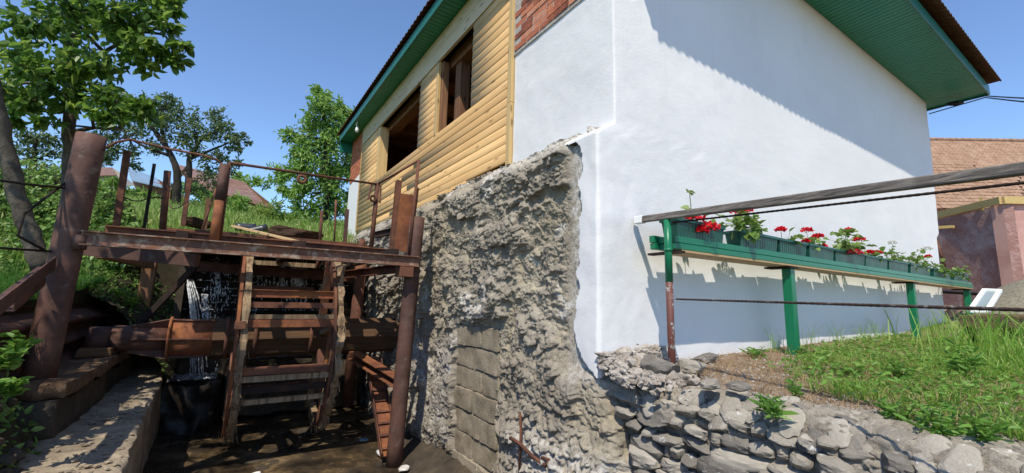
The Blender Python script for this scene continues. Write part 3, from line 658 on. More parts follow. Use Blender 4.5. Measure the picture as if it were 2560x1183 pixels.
obj('roof_sheet', sheet(np.stack([EX0 + T, u2, EZB + T * PITCH + corr(U)], -1)), M['roofsheet'], house, False)
RX0, RX1, RY0 = EX0 + 5.25, EX1 - 5.25, EY0 + 5.25
zt = EZA + 5.25 * PITCH
obj('roof_sheet', (np.array([(EX1, EY0, EZA), (EX1, EY1, EZA), (RX1, EY1 - 5.25, zt), (RX1, RY0, zt), (EX0, EY1, EZA), (RX0, EY1 - 5.25, zt)]), [(0, 1, 2, 3), (1, 4, 5, 2)]), M['roofsheet'], house)
# cables leaving the right eave, small security camera on the left eave
cb = thing('overhead_cable', 'two thin black service cables running off the right eave corner', 'cable', (12.6, 1.7, 4.8))
for k, (v0, v1) in enumerate(((237, 241), (241, 253))):
    p0 = np.array([12.1, 2.45, 4.66 - .1 * k]); p1 = at(2463, v0 + 3, 1, 1.64); p2 = at(2620, v1, 1, 0.6); p2 = p2 + (p2 - p1) * 2.5
    obj('wire', MB().tube([p0, p1] + curve(p1, p2, (0, 0, -.05), 8)[1:], .011, 6), M['cable'], cb)
obj('insulator', MB().tube([(12.25, 2.2, 4.72), (12.3, 2.05, 4.70), (12.38, 1.98, 4.72)], [.03, .06, .03], 8), M['cable'], cb)
p = at(910, 292, 1, 10.9)
sc = thing('security_camera', 'small white security camera hanging under the green eave', 'camera', (XO + .06, 11.2, 4.7))
obj('bracket', MB().tube([(XO + .05, 11.2, 4.97), (XO + .03, 11.2, 4.86), (XO + .06, 11.2, 4.78)], .012, 6), M['white'], sc)
b = MB(); b.tube([(XO + .06, 11.2, 4.80), (XO + .06, 11.2, 4.74), (XO + .055, 11.2, 4.69), (XO + .05, 11.2, 4.665)], [.03, .05, .045, .015], 10)
obj('dome', b, M['white'], sc, True)

# ================================================================== STONE RETAINING WALL
rw = thing('retaining_wall', 'low retaining wall of rounded river stones set in pale mortar', 'wall', (2.75, 0.4, -1.6))
ys = np.concatenate([np.linspace(-3.0, -.1, 60), np.linspace(-.08, 2.46, 300)]); ts = np.linspace(0, 1, 130)
Yg, T = np.meshgrid(ys, ts, indexing='ij')
def wall_xo(y): return np.interp(y, [-3, .4, 1.4, 1.9, 2.2, 2.9], [2.60, 2.60, 2.58, 2.55, 2.52, 2.55])
xo = wall_xo(Yg); ang = T
zt = -.135 + .03 * fbm(P3(Yg * 1.3, 0, 2), 3) + .10 * sstep(1.9, 2.4, Yg)
# section: foot -> face -> rounded shoulder -> top
px = np.interp(T, [0, .55, .68, .76, 1.0], [-.12, -.01, .03, .10, .40]); pz = np.interp(T, [0, .55, .68, .76, 1.0], [-1.55, -.17, -.06, -.015, .0])
dd = .04 * lumps(Yg, T * 2.2, 8, 5) + .028 * lumps(Yg, T * 2.2, 19, 9) + .022 * fbm(P3(Yg * 9, T * 18, 3), 3) + .020 * fbm(P3(Yg * 26, T * 50, 3), 3) + .012 * fbm(P3(Yg * 60, T * 110, 8), 2) - .035
rec = .09 * sstep(.57, .42, T)
V = np.stack([xo + px + rec - dd * sstep(.8, .5, T) * 1.0, Yg + .015 * fbm(P3(Yg * 8, T * 15, 6), 2), zt + pz + dd * sstep(.5, .7, T) * .75], -1)
obj('mortar', (V.reshape(-1, 3), grid(len(ys), len(ts))), M['mortar'], rw, True)
def stone_mesh(seed, flat):
    import bmesh
    bm = bmesh.new(); bmesh.ops.create_icosphere(bm, subdivisions=4, radius=1.0)
    v = np.array([q.co[:] for q in bm.verts]); rr = np.random.default_rng(seed)
    v = np.sign(v) * np.abs(v) ** .82
    for k in range(6):
        nrm = unit(rr.normal(size=3) * np.array([1, 1, .7])); hgt = rr.uniform(.60, .90); dd_ = v @ nrm; v = v - np.outer(np.clip(dd_ - hgt, 0, 9) * .92, nrm)
    dd_ = fbm(v * 1.2 + seed * 7, 3) * .16 + fbm(v * np.array([3, 3, 9]) + seed * 3, 3) * .07 + fbm(v * 9 + seed, 2) * .025
    v = v * (1 + dd_[:, None]); v[:, 2] *= flat
    f = [[q.index for q in p.verts] for p in bm.faces]; bm.free()
    me = rawmesh('stone', v, f, M['stone'], True)
    try: me.set_sharp_from_angle(angle=math.radians(28))
    except Exception: pass
    return me
ST = [stone_mesh(i, .85) for i in range(12)]
rr = random.Random(5)
row_z = -.215; n_st = 0; row = 0
while row_z > -1.0:
    rh = rr.uniform(.062, .105); y = -.05 + rr.uniform(0, .15)
    while y < 2.24:
        L = rr.choice([.08, .10, .12, .14, .17, .21]); hh = rh * rr.uniform(.78, 1.12)
        if rr.random() < .07 and row > 0: L = rr.uniform(.24, .34); hh = rh * 1.6
        z = row_z - rh * .5 + rr.uniform(-.018, .018); xf = float(wall_xo(y)) - .012 + (z + .17) * .085
        inst('stone', ST[rr.randrange(12)], rw, (xf + rr.uniform(.035, .07), y + L * .5, z), (rr.uniform(-.15, .1), rr.uniform(-.18, .12), math.pi / 2 + rr.uniform(-.2, .2)), (L * .55, .07 + L * .12, hh * .58))
        y += L * .97; n_st += 1
    row_z -= rh * 1.02; row += 1
k = 0
while k < 150:                                                    # flat cobbles bedded along the shoulder and top
    y = rr.uniform(.15, 2.3); t = rr.random() ** 1.2; s = rr.uniform(.022, .075); k += 1
    px_ = -.01 + t * .36; zb = float(np.interp(px_, [-.01, .03, .10, .40], [-.17, -.06, -.015, 0])) - .135 + .10 * float(sstep(1.9, 2.4, y)) - .012
    tl = float(np.interp(px_, [-.01, .06, .14, .4], [-1.1, -.75, -.25, -.05]))
    o = inst('stone', ST[rr.randrange(12)], rw, (float(wall_xo(y)) + px_, y, zb + rr.uniform(.0, .016)), (0, 0, 0), (s * 1.35, s, s * .46))
    o.rotation_euler = (Matrix.Rotation(tl + rr.uniform(-.12, .12), 3, 'Y') @ Matrix.Rotation(rr.uniform(0, 3.1), 3, 'Z')).to_euler()
# limey rubble piled at the foot of the house corner (falls from the wall)
for k, (u, v_, s, m_) in enumerate(((1650, 915, .17, 'rubble'), (1724, 912, .11, 'stone'), (1752, 893, .13, 'stone'), (1775, 948, .085, 'stone'), (1840, 952, .075, 'stone'))):
    pt = at(u, v_, 2, -.03)
    lab = ['square grey block of stone at the house corner behind the pipe post', 'rounded grey boulder just right of the pipe post foot', 'dark slanting slab of rock below the white wall', 'flat grey stone lying on soil by the wall top', 'flat grey stone lying further out on the soil'][k]
    o = inst('loose_stone', ST[k], None, (pt[0], pt[1], -.07 + s * .12), (.1, .35 * (k == 2), .5 + k), (s * 1.1, s * .8, s * (.75 if k < 2 else .4))); tag(o, lab, 'stone', 'loose stones by the pipe post')
rb = []
rng = np.random.default_rng(3)
import bmesh
bm = bmesh.new(); bmesh.ops.create_icosphere(bm, subdivisions=1, radius=1.0); bv = np.array([q.co[:] for q in bm.verts]); bf = [[q.index for q in p.verts] for p in bm.faces]; bm.free()
for k in range(1500):
    s_ = rng.uniform(0, 1); y = 2.47 - abs(rng.normal(0, .22)); x = rng.uniform(2.42, 2.42 + .85 * (1 - .3 * s_))
    if x > 2.9: y = min(2.46, y + .12)
    z = -.10 + .13 * math.exp(-((y - 2.5) / .16) ** 2) - .14 * max(0, 2.1 - y) - .16 * max(0, 2.47 - x) / .06 * .3 + .02 * rng.normal()
    s = rng.uniform(.008, .032) * (1 if rng.random() < .9 else 1.8)
    q = bv * (1 + .25 * rng.normal(size=(len(bv), 1))) * s * np.array([rng.uniform(.8, 1.4), rng.uniform(.8, 1.3), rng.uniform(.5, .9)]) + (x, y, z)
    rb.append((q, bf))
tag(obj('rubble', merge(rb), M['rubble'], None, False), 'pale crumbled plaster rubble at the house corner', 'rubble', None, 'stuff')
rb = []
for k in range(2600):
    x = 2.9 + rng.gamma(1.3, .9); y = rng.uniform(-.6, 2.48); s = rng.uniform(.003, .013) * (1 if rng.random() < .93 else 2)
    if x > 8: continue
    q = bv * (1 + .2 * rng.normal(size=(len(bv), 1))) * s * np.array([1.2, 1, .6]) + (x, y, float(yard_h(x, y)) + s * .2)
    rb.append((q, bf))
tag(obj('gravel', merge(rb), M['rubble'], None, False), 'small pale pebbles scattered over the dry soil', 'gravel', None, 'stuff')

# ================================================================== HANDRAIL BY THE STONE WALL
hr = thing('handrail', 'weathered wooden handrail with rebar lines on a worn pipe post', 'railing', (2.84, 2.13, -.18))
PX, PY = 2.84, 2.13
q0 = at(1592, 551, 1, 2.455); q1 = at(2560, 422, 1, .285); dv = q1 - q0; q2 = q1 + dv * 1.0
b = MB().bar(q0 + dv * .035, q2, .048, .054); obj('wooden_rail', b.jitter(.004, 3), M['greywood'], hr, False, .008)
obj('rail_end', MB().bar(q0 - dv * .005, q0 + dv * .036, .056, .064), M['white'], hr, False, .006, label='white painted rail end')
obj('post', MB().tube([(q2[0], q2[1] + .06, -.3), (q2[0], q2[1] + .06, q2[2] - .03)], .029, 14), M['wornpipe'], hr, True)
rz = (q0 + dv * ((PY - q0[1]) / dv[1]))[2]
obj('post', MB().tube([(PX, PY, .60), (PX, PY, rz - .03)], .029, 14), M['green'], hr, True, label='green painted upper pipe')
obj('post', MB().tube([(PX + .005, PY, -.22), (PX + .003, PY, .2), (PX, PY, .60)], .0275, 14), M['wornpipe'], hr, True, label='peeling red-brown lower pipe')
obj('collar', MB().tube([(PX, PY, .835), (PX, PY, .86)], .033, 14), M['green'], hr, True)
def rebar(b, p0, p1, r, step=.016):
    p0 = np.array(p0); p1 = np.array(p1); n = int(np.linalg.norm(p1 - p0) / step); pts = [p0 + (p1 - p0) * t for t in np.linspace(0, 1, n)]
    return b.tube(pts, [r * (1.0 if k % 2 else .84) for k in range(n)], 8)
c0 = at(1690, 748, 1, PY); c1 = at(2560, 775, 1, .285); obj('rebar_line', rebar(MB(), c0, c1 + (c1 - c0) * 1.08, .0075), M['rebar'], hr, True)
c0 = at(1680, 557, 1, PY); c1 = at(2560, 457, 1, .285); obj('rebar_line', rebar(MB(), c0, c1 + (c1 - c0) * 1.08, .0075), M['darksteel'], hr, True)

# ================================================================== FLOWER SHELF
sh = thing('flower_shelf', 'long green painted flower shelf on posts along the white wall', 'shelf', (7.4, 2.24, 0))
SX0, SX1, SF, SB = 2.90, 11.93, 2.11, 2.335
def planks(y0, y1, zz, segs, name='beam'):
    for a, b_ in segs: obj(name, MB().box(a, b_, y0 + random.uniform(0, .003), y1, zz[0], zz[1]), M['green'], sh, False, .004)
planks(SF, SF + .045, (.862, .912), [(SX0, 4.86), (4.863, 8.6), (8.604, SX1)])
planks(SF + .004, SF + .05, (.915, .968), [(SX0 + .01, 3.6), (3.603, 6.3), (6.304, 10), (10.003, SX1)])
planks(SB - .05, SB, (.872, .922), [(SX0 - .02, 7), (7.003, SX1)]); planks(SB - .045, SB, (.926, .985), [(SX0 - .03, 5), (5.004, SX1)])
obj('end_beam', MB().box(SX0 + .03, SX0 + .08, SF + .05, SB - .05, .866, .914), M['green'], sh, False, .004)
obj('end_beam', MB().box(SX0 + .02, SX0 + .07, SF + .055, SB - .05, .918, .97), M['green'], sh, False, .004)
obj('shelf_board', MB().box(SX0 + .09, SX1 - .01, SF + .002, SB - .003, .842, .8605), M['tanwood'], sh, False, .002, label='bare tan underside board')
for k, (xx, zb) in enumerate(((4.84, -.06), (8.60, 0), (11.78, .15))):
    obj('post', MB().box(xx - .045, xx + .045, SF + .02, SF + .11, zb - .15, .822), M['green'], sh, False, .006)
    obj('bracket', MB().box(xx - .10, xx + .06, SF - .01, SB + .03, .823, .841), M['darksteel'], sh)
obj('bracket', MB().box(PX + .03, PX + .10, SF - .06, SB + .02, .824, .8415), M['darksteel'], sh)

# planters and geraniums
PL = [(2.95, 3.66), (3.88, 4.62), (4.64, 5.25), (5.27, 5.93), (5.97, 6.82), (6.88, 7.66), (7.70, 8.46), (8.52, 9.55), (9.75, 10.72), (10.85, 11.86)]
def planter(i, x0, x1, label):
    t = thing('planter', label, 'planter', ((x0 + x1) / 2, 2.22, .9), 'green planters on the flower shelf')
    z0, z1 = .905, 1.118; yc = 2.220; b0, b1 = .055, .074
    v = []; n = max(6, int((x1 - x0) / .022)) if i < 3 else 6
    m = MB()
    # trapezoid body with vertical ribs on its front
    def rib(k): return .003 if k % 2 else 0
    xsb = np.linspace(x0 + .035, x1 - .035, n); xst = np.linspace(x0 + .012, x1 - .012, n)
    vs = []
    for k in range(n): vs += [(xsb[k], yc - b0 - rib(k), z0), (xst[k], yc - b1 - rib(k), z1), (xst[k], yc + b1, z1), (xsb[k], yc + b0, z0)]
    fs = []
    for k in range(n - 1):
        a = 4 * k; c = a + 4; fs += [(a, c, c + 1, a + 1), (a + 2, c + 2, c + 3, a + 3), (a + 3, c + 3, c, a)]
    fs += [(0, 1, 2, 3), (4 * n - 1, 4 * n - 2, 4 * n - 3, 4 * n - 4)]
    m.add(vs, fs); obj('box', m, M['planter'], t)
    r = MB(); zr = z1 - .022
    for a in ((x0, x1, yc - b1 - .012, yc - b1 + .004), (x0, x1, yc + b1 - .004, yc + b1 + .012)): r.box(*a, zr, z1 + .006)
    for a in ((x0, x0 + .014), (x1 - .014, x1)): r.box(*a, yc - b1 + .0045, yc + b1 - .0045, zr, z1 + .0055)
    obj('rim', r, M['planter'], t, False, .003)
    t.rotation_euler.z = random.uniform(-.022, .022); t.location.y += random.uniform(-.008, .006)
    obj('potting_soil', MB().box(x0 + .018, x1 - .018, yc - b1 + .006, yc + b1 - .006, z1 - .05, z1 - .02), M['earth'], t)
def geranium(label, leafspots, blooms, seed, cat='geranium', base=None):
    g = np.random.default_rng(seed); bx = base[0]; t = thing('geranium', label, cat, (bx, 2.24, 1.08), 'geraniums in the green planters')
    C, D, S = [], [], []; st = MB()
    root = np.array([bx, 2.24, 1.085])
    for (px_, py_, pz_, rad, n) in leafspots:
        c0 = np.array([px_, py_, pz_]); rt = np.array([bx, 2.24, 1.085])
        st.tube(curve(rt, c0, (0, 0, .01), 4), [.006, .005, .004, .003], 5)
        for k in range(n):
            off = g.normal(size=3) * rad * np.array([.6, .5, .45]); c = c0 + off
            st.tube([tuple(c0), tuple(c)], .0018, 3)
            d = unit(off + g.normal(size=3) * .02 + np.array([0, -.012, .0])); C.append(c - d * .012); D.append(d + np.array([0, -.2, -.25])); S.append(g.uniform(.05, .095))
    C = np.array(C); D = np.array(D); S = np.array(S)
    obj('foliage', leaves(C, D, S, 1.05, .3, .10, np.array([0, -.35, 1.0]), g), M['leafger'], t, False)
    for (px_, pz_, rad, mat, py_) in blooms:
        c = np.array([px_, py_, pz_]); rt = np.array([bx, 2.24, 1.085]); rad = rad * (1.25 if rad < .1 else 1)
        st.tube(curve(rt, c, (0, 0, .01), 5), .0024, 5)
        n = int(90 + 900 * rad); dd = unit(g.normal(size=(n, 3))); dd[:, 2] = np.abs(dd[:, 2]) * .9 - .25
        cc = c + dd * rad * np.array([1, 1, .72]) * g.uniform(.55, 1, (n, 1))
        obj('bloom', leaves(cc - dd * .008, dd + .7 * g.normal(size=(n, 3)), g.uniform(.018, .030, n), .95, .2, 0, None, g), M[mat], t)
        st.tube([tuple(c - np.array([0, 0, .012])), tuple(c + np.array([0, 0, .012]))], [.003, .012], 6)
    obj('stem', st, M['leafger'], t, True)
names = ['first', 'second', 'third', 'fourth', 'fifth', 'sixth', 'seventh', 'eighth', 'ninth', 'tenth']
for i, (a, b_) in enumerate(PL):
    planter(i, a, b_, ('dark green ribbed plastic planter, nearest the pipe post' if i == 0 else 'dark green plastic planter, farthest along the shelf' if i == 9 else f'dark green plastic planter, {names[i]} along the shelf from the pipe post'))
geranium('geranium with big hanging dark red heads just behind the handrail', [(3.25, 2.2, 1.24, .05, 3), (3.5, 2.22, 1.16, .07, 9), (3.32, 2.25, 1.42, .03, 3)], [(3.36, 1.085, .105, 'red', 2.12), (3.22, 1.15, .075, 'red', 2.16), (3.28, 1.05, .06, 'red', 2.13)], 1, base=(3.33,))
geranium('leafy geranium with one red head touching the handrail, second planter', [(3.9, 2.17, 1.18, .10, 34), (4.05, 2.15, 1.14, .11, 40), (4.25, 2.2, 1.16, .09, 24), (4.0, 2.2, 1.25, .08, 16), (4.22, 2.2, 1.30, .05, 4)], [(4.0, 1.325, .085, 'red', 2.18)], 2, base=(4.1,))
geranium('small geranium with a single red head on a tall stem, third planter', [(4.95, 2.2, 1.14, .06, 10), (5.1, 2.22, 1.13, .06, 9)], [(4.80, 1.235, .042, 'red', 2.2)], 3, base=(4.9,))
geranium('low geranium with two upright red heads, fourth planter', [(5.45, 2.2, 1.14, .06, 12), (5.7, 2.2, 1.15, .07, 13)], [(5.39, 1.29, .048, 'red', 2.2), (5.66, 1.25, .048, 'red', 2.2), (5.32, 1.16, .03, 'red', 2.19), (5.74, 1.14, .03, 'red', 2.18)], 4, base=(5.5,))
geranium('bushy geranium with three heads, one crimson and drooping, fifth planter', [(6.3, 2.17, 1.22, .12, 40), (6.6, 2.17, 1.2, .12, 38), (6.45, 2.2, 1.34, .09, 20), (6.75, 2.2, 1.14, .08, 12)], [(6.55, 1.41, .058, 'red', 2.2), (6.87, 1.33, .06, 'red', 2.2), (6.33, 1.10, .085, 'pinkred', 2.10)], 5, base=(6.5,))
geranium('low geranium with two small red heads at the rim, sixth planter', [(7.2, 2.2, 1.14, .06, 12), (7.5, 2.2, 1.15, .07, 12)], [(7.12, 1.18, .035, 'red', 2.18), (7.36, 1.19, .048, 'red', 2.17)], 6, base=(7.3,))
geranium('geranium with one tall white head, seventh planter', [(7.85, 2.2, 1.15, .09, 16), (8.3, 2.19, 1.19, .09, 18), (8.1, 2.2, 1.3, .06, 5)], [(8.12, 1.40, .05, 'whitepetal', 2.2)], 7, base=(8.1,))
geranium('bushy geranium with white heads and one small red, eighth planter', [(8.75, 2.2, 1.16, .10, 24), (9.1, 2.18, 1.18, .10, 26), (9.4, 2.19, 1.15, .10, 24)], [(9.42, 1.40, .05, 'whitepetal', 2.2), (9.75, 1.45, .06, 'whitepetal', 2.2), (9.65, 1.31, .04, 'red', 2.18), (8.95, 1.26, .04, 'whitepetal', 2.2)], 8, base=(9.1,))
geranium('leafy geranium with broad leaves spilling over the rim, ninth planter', [(9.95, 2.17, 1.15, .10, 24), (10.3, 2.14, 1.08, .13, 34)], [], 9, base=(10.2,))
geranium('low leafy geranium in the last planter of the shelf', [(11.1, 2.18, 1.15, .09, 24), (11.5, 2.18, 1.17, .10, 26)], [], 10, base=(11.3,))

# ================================================================== RIGHT BACKGROUND: annex, brick house, yard things
def vsub(a, b): return np.array(a) - np.array(b)
nb = thing('neighbour_house', 'old brick house with a clay tile roof behind the pink annex', 'house', tuple(np.append(atd(2440, 700, 19)[:2], 0)))
e0, e1 = atd(2270, 521, 18.0), atd(2760, 528, 18.0); r0, r1 = atd(2270, 351, 21.5), atd(2760, 362, 21.5)
ex = unit((e1 - e0)[None])[0]; up_ = (r0 - e0); sl_ = np.linalg.norm(up_); un = up_ / sl_; nn = np.cross(ex, un)
obj('roof', (np.array([e0, e1, r1, r0, e0 - nn * .12, e1 - nn * .12, r1 - nn * .12, r0 - nn * .12]), [(0, 1, 2, 3), (7, 6, 5, 4), (0, 4, 5, 1), (0, 3, 7, 4)]), M['fartile'], nb)
tm = MB(); tw, tl = .20, .36
tv = [(-tw / 2 + .004, 0, .0), (tw / 2 - .004, 0, .0), (tw / 2 - .004, tl, 0), (-tw / 2 + .004, tl, 0), (-tw / 2 + .004, .05, .028), (-.04, 0.0, .03), (.04, 0, .03), (tw / 2 - .004, .05, .028), (tw / 2 - .004, tl, .02), (-tw / 2 + .004, tl, .02)]
tme = rawmesh('roof_tile', np.array(tv), [(4, 5, 6, 7, 8, 9), (0, 1, 7, 6, 5, 4), (1, 2, 8, 7), (3, 0, 4, 9)], M['tile'])
rot = Matrix((Vector(ex), Vector(un), Vector(nn))).transposed().to_euler()
nrow = int(sl_ / .255); ncol = 22
colw = tw
start = 0.70
for r in range(nrow):
    for c in range(ncol):
        if r * ncol + c >= 298: break
        p_ = e0 + ex * (start + (c + .5 * (r % 2)) * colw + .004 * random.uniform(-1, 1)) + un * (r * .255 + random.uniform(-.012, .012)) + nn * (.02 + random.uniform(0, .012))
        o = inst('roof_tile', tme, nb, p_, rot); o.rotation_euler.rotate_axis('Z', random.uniform(-.03, .03))
tv = np.array(tv); V, Fc = [], []
for r in range(nrow + 1):
    for c in list(range(-4, 0)) + list(range(22, 42)) + (list(range(22)) if r >= 298 // ncol else []):
        if r == 298 // ncol and 0 <= c < 298 - r * ncol: continue
        p_ = e0 + ex * (start + (c + .5 * (r % 2)) * colw) + un * (r * .255) + nn * (.02 + random.uniform(0, .012))
        V.append((p_ + tv[:, :1] * ex + tv[:, 1:2] * un + tv[:, 2:3] * nn, [(4, 5, 6, 7, 8, 9), (0, 1, 7, 6, 5, 4), (1, 2, 8, 7), (3, 0, 4, 9)]))
obj('roof_tile', merge(V), M['tile'], nb, kind='stuff')
rd = MB()
for k in range(26): rd.tube([tuple(r0 + ex * (k * .34) + np.array([0, 0, .05])), tuple(r0 + ex * (k * .34 + .35) + np.array([0, 0, .075]))], .10, 8)
obj('ridge_tile', rd, M['tile'], nb, True, kind='stuff')
w0, w1 = atd(2270, 521, 18.4), atd(2760, 528, 18.4)
bk = MB(); zt_ = (w0[2] + w1[2]) / 2 - .02; fx = np.append(unit((w1 - w0)[None, :2])[0], 0); fn = np.array([fx[1], -fx[0], 0])
for r in range(26):
    x_ = -.1 + (.13 if r % 2 else 0)
    while x_ < 8.2:
        L = random.choice([.24, .24, .12]); a = w0 + fx * x_; a[2] = zt_ - (r + 1) * .078; o_ = fn * (.03 + random.uniform(-.012, .01))
        c_ = [a - fn * .05, a + fx * L - fn * .05, a + fx * L + o_, a + o_]; bk.add([tuple(q) for q in c_] + [tuple(q + np.array([0, 0, .064])) for q in c_], MB().box(0, 1, 0, 1, 0, 1).f); x_ += L + .014
obj('brick', bk, M['oldbrick'], nb, kind='stuff')
obj('wall', (np.array([*(w0 + fx * s_ + fn * o_ + np.array([0, 0, h_]) for s_ in (-.2, 8.4) for o_ in (0, -.3) for h_ in (-7.5, 0))]), [(0, 1, 5, 4), (4, 5, 7, 6), (6, 7, 3, 2), (2, 3, 1, 0), (1, 3, 7, 5)]), M['brickmortar'], nb)
for k in range(12):
    for r in range(3):
        a = w0 + fx * (.9 + k * .33 + .15 * (r % 2)) + fn * (.035 + random.uniform(0, .02)); a[2] = zt_ - 2.15 - r * .24 + (0 if k < 6 else .0)
        obj('limestone_block', MB().add([tuple(a + fx * s_ + fn * d_ + np.array([0, 0, h_])) for h_ in (0, .225) for s_, d_ in ((0, -.05), (.31, -.05), (.31, .03), (0, .03))], [(0, 3, 2, 1), (4, 5, 6, 7), (0, 1, 5, 4), (1, 2, 6, 5), (2, 3, 7, 6), (3, 0, 4, 7)]).jitter(.015, 3), M['limeblock'], nb)
an = thing('pink_annex', 'low pink rendered annex topped by yellow formwork boards', 'building', tuple(np.append(atd(2505, 740, 11)[:2], 0)))
c_, l_, r_ = atd(2506, 510, 11.0), atd(2318, 556, 13.2), atd(2760, 516, 11.6)
def wallface(name, a, b_, zlow, mat, thick):
    d = np.append(unit((b_ - a)[None, :2])[0], 0); n_ = np.array([-d[1], d[0], 0]) * thick
    vs = [a, b_, b_ + n_, a + n_]; lo = [np.array([q[0], q[1], zlow]) for q in vs]
    return obj(name, (np.array(lo + vs), [(0, 3, 2, 1), (4, 5, 6, 7), (0, 1, 5, 4), (1, 2, 6, 5), (2, 3, 7, 6), (3, 0, 4, 7)]), mat, an)
wallface('wall', l_, c_, -.5, M['pinkrough'], .25); wallface('wall', c_ + np.array([.0, .0, 0]), r_, -.5, M['pink'], .25)
p0 = atd(2506, 585, 10.985); p1 = atd(2760, 590, 11.585); obj('groove', MB().bar(p0, p1, .02, .018), M['darkcon'], an)
dl = np.append(unit((c_ - l_)[None, :2])[0], 0); outl = np.array([dl[1], -dl[0], 0]); dr = np.append(unit((r_ - c_)[None, :2])[0], 0); outr = np.array([dr[1], -dr[0], 0])
obj('form_board', MB().bar(atd(2336, 540, 13.0) + outl * .03, atd(2504, 501, 10.96) + outl * .03, .05, .19), M['yellowwood'], an, False, .004)
obj('form_board', MB().bar(atd(2505, 501, 10.96) + outr * .03, atd(2760, 508, 11.55) + outr * .03, .05, .19), M['yellowwood'], an, False, .004)
obj('peg', MB().bar(atd(2452, 492, 11.5), atd(2456, 526, 11.5), .06, .05, (1, 0, 0)), M['yellowwood'], an)
obj('peg', MB().bar(atd(2339, 520, 12.9), atd(2343, 548, 12.9), .05, .05, (1, 0, 0)), M['oldwood'], an)
bk_ = tag(obj('form_board_bracket', MB().bar(atd(2336, 570, 12.6), atd(2385, 567, 12.2), .10, .08), M['yellowwood'], None, False, .004), 'short yellow timber bracket on the annex wall below the boards', 'bracket')
tag(obj('leaning_pipe', MB().tube([atd(2341, 600, 12.6), atd(2362, 668, 12.4)], .035, 8), M['rust'], None, True), 'thin rusty pipe leaning against the pink annex wall', 'pipe')
# gravel heap
gx, gy = atd(2600, 760, 8.2)[:2]
rad = np.linspace(0, 1, 26); th = np.linspace(0, 2 * np.pi, 61); Rr, Th = np.meshgrid(rad, th, indexing='ij')
zz = .15 + 1.0 * np.exp(-(Rr * 1.75) ** 2) * (1 - .0 * Rr) + .05 * fbm(P3(Rr * 5 * np.cos(Th), Rr * 5 * np.sin(Th), 2), 4) * (1 - Rr) - .25 * Rr
tag(obj('gravel_heap', (np.stack([gx + 2.5 * Rr * np.cos(Th), gy + 2.3 * Rr * np.sin(Th), zz - .05], -1).reshape(-1, 3), grid(26, 61)), M['gravel'], None, True), 'heap of grey-brown gravel in the yard before the pink annex', 'gravel heap', None, 'stuff')
# leaning white window sash, dark steel table, timber workbench
wf = thing('window_sash', 'old white window sash with glass leaning in the yard', 'window sash', tuple(atd(2450, 775, 7.0)))
A0, A1, B0, B1 = atd(2424, 778, 6.7), atd(2468, 778, 6.6), atd(2462, 724, 7.2), atd(2500, 726, 7.1)
for a, b_ in ((A0, B0), (A1, B1), (A0, A1), (B0, B1)): obj('rail', MB().bar(a, b_, .055, .04), M['white'], wf)
obj('pane', (np.array([A0, A1, B1, B0]), [(0, 1, 2, 3)]), M['glass'], wf)
mt = thing('steel_table', 'dark steel table standing beyond the end of the flower shelf', 'table', tuple(atd(2410, 850, 8.5)))
t0, t1, t2, t3 = atd(2345, 733, 9.2), atd(2470, 741, 8.2), atd(2478, 738, 8.8), atd(2360, 729, 9.8)
obj('table_top', (np.array([t0, t1, t2, t3] + [q + np.array([0, 0, .05]) for q in (t0, t1, t2, t3)]), [(0, 3, 2, 1), (4, 5, 6, 7), (0, 1, 5, 4), (1, 2, 6, 5), (2, 3, 7, 6), (3, 0, 4, 7)]), M['darksteel'], mt)
for q in (t0 * .45 + t1 * .55, t1 * .8 + t0 * .2, t2): obj('leg', MB().bar(q, (q[0], q[1], .1), .05, .05, (1, 0, 0)), M['rust'], mt)
wb = thing('workbench', 'rough brown timber workbench at the right edge of the lawn', 'bench', tuple(atd(2500, 860, 4.6)))
zt_ = .36
k0 = at(2410, 797, 2, zt_); k1 = at(2640, 806, 2, zt_)
k0 = atd(2408, 793, 5.4); k1 = atd(2700, 800, 4.4); dirb = unit((k1 - k0)[None])[0]; dirb[2] = 0; sd = np.array([-dirb[1], dirb[0], 0])
for k in range(3): obj('plank', MB().bar(k0 + sd * (k * .17) + np.array([0, 0, .012 * k]), k1 + sd * (k * .17) + np.array([0, 0, .012 * k]), .165, .045), M['plankgrey'], wb, False, .006)
obj('apron', MB().bar(k0 - np.array([0, 0, .07]) - sd * .06, k1 - np.array([0, 0, .07]) - sd * .06, .035, .09), M['plankgrey'], wb)
for f_ in (.06, .42, .62, .95):
    q = k0 + (k1 - k0) * f_; obj('leg', MB().bar((q[0], q[1], q[2] - .03), (q[0], q[1], 0.0), .07, .07, (1, 0, 0)), M['plankgrey' if f_ == .42 else 'darksteel'], wb)
tag(obj('pink_plank', MB().bar(atd(2366, 790, 8.4), atd(2402, 765, 8.2), .03, .14), M['pink'], None), 'pale pink board lying by the end of the white wall', 'board')

# ================================================================== STREAM SIDE: ledge, weir, banks
le = thing('concrete_ledge', 'worn concrete channel ledge with dappled sun at the lower left', 'ledge', (-.95, 6.5, -1.7))
ys = np.linspace(-1.0, 9.3, 220); ts = np.linspace(0, 1, 40); Yg, T = np.meshgrid(ys, ts, indexing='ij')
xe = np.interp(Yg, [-1, 4.1, 9.3], [-.30, -.50, -.73]) + .03 * fbm(P3(Yg * 2.2, 0, 4), 4)
px = np.interp(T, [0, .42, .48, .55, 1], [.0, .0, -.012, -.04, -.95]); pz = np.interp(T, [0, .42, .48, .55, 1], [-.95, -.05, -.012, 0, .0])
V = np.stack([xe + px - .035 * fbm(P3(Yg * 4, T * 6, 2), 3) * (T < .5), Yg, -.80 + pz + .03 * fbm(P3(Yg * 3, T * 5, 6), 4) + .012 * fbm(P3(Yg * 14, T * 20, 6), 2)], -1)
obj('ledge_body', (V.reshape(-1, 3), grid(220, 40)), M['ledge'], le, True)
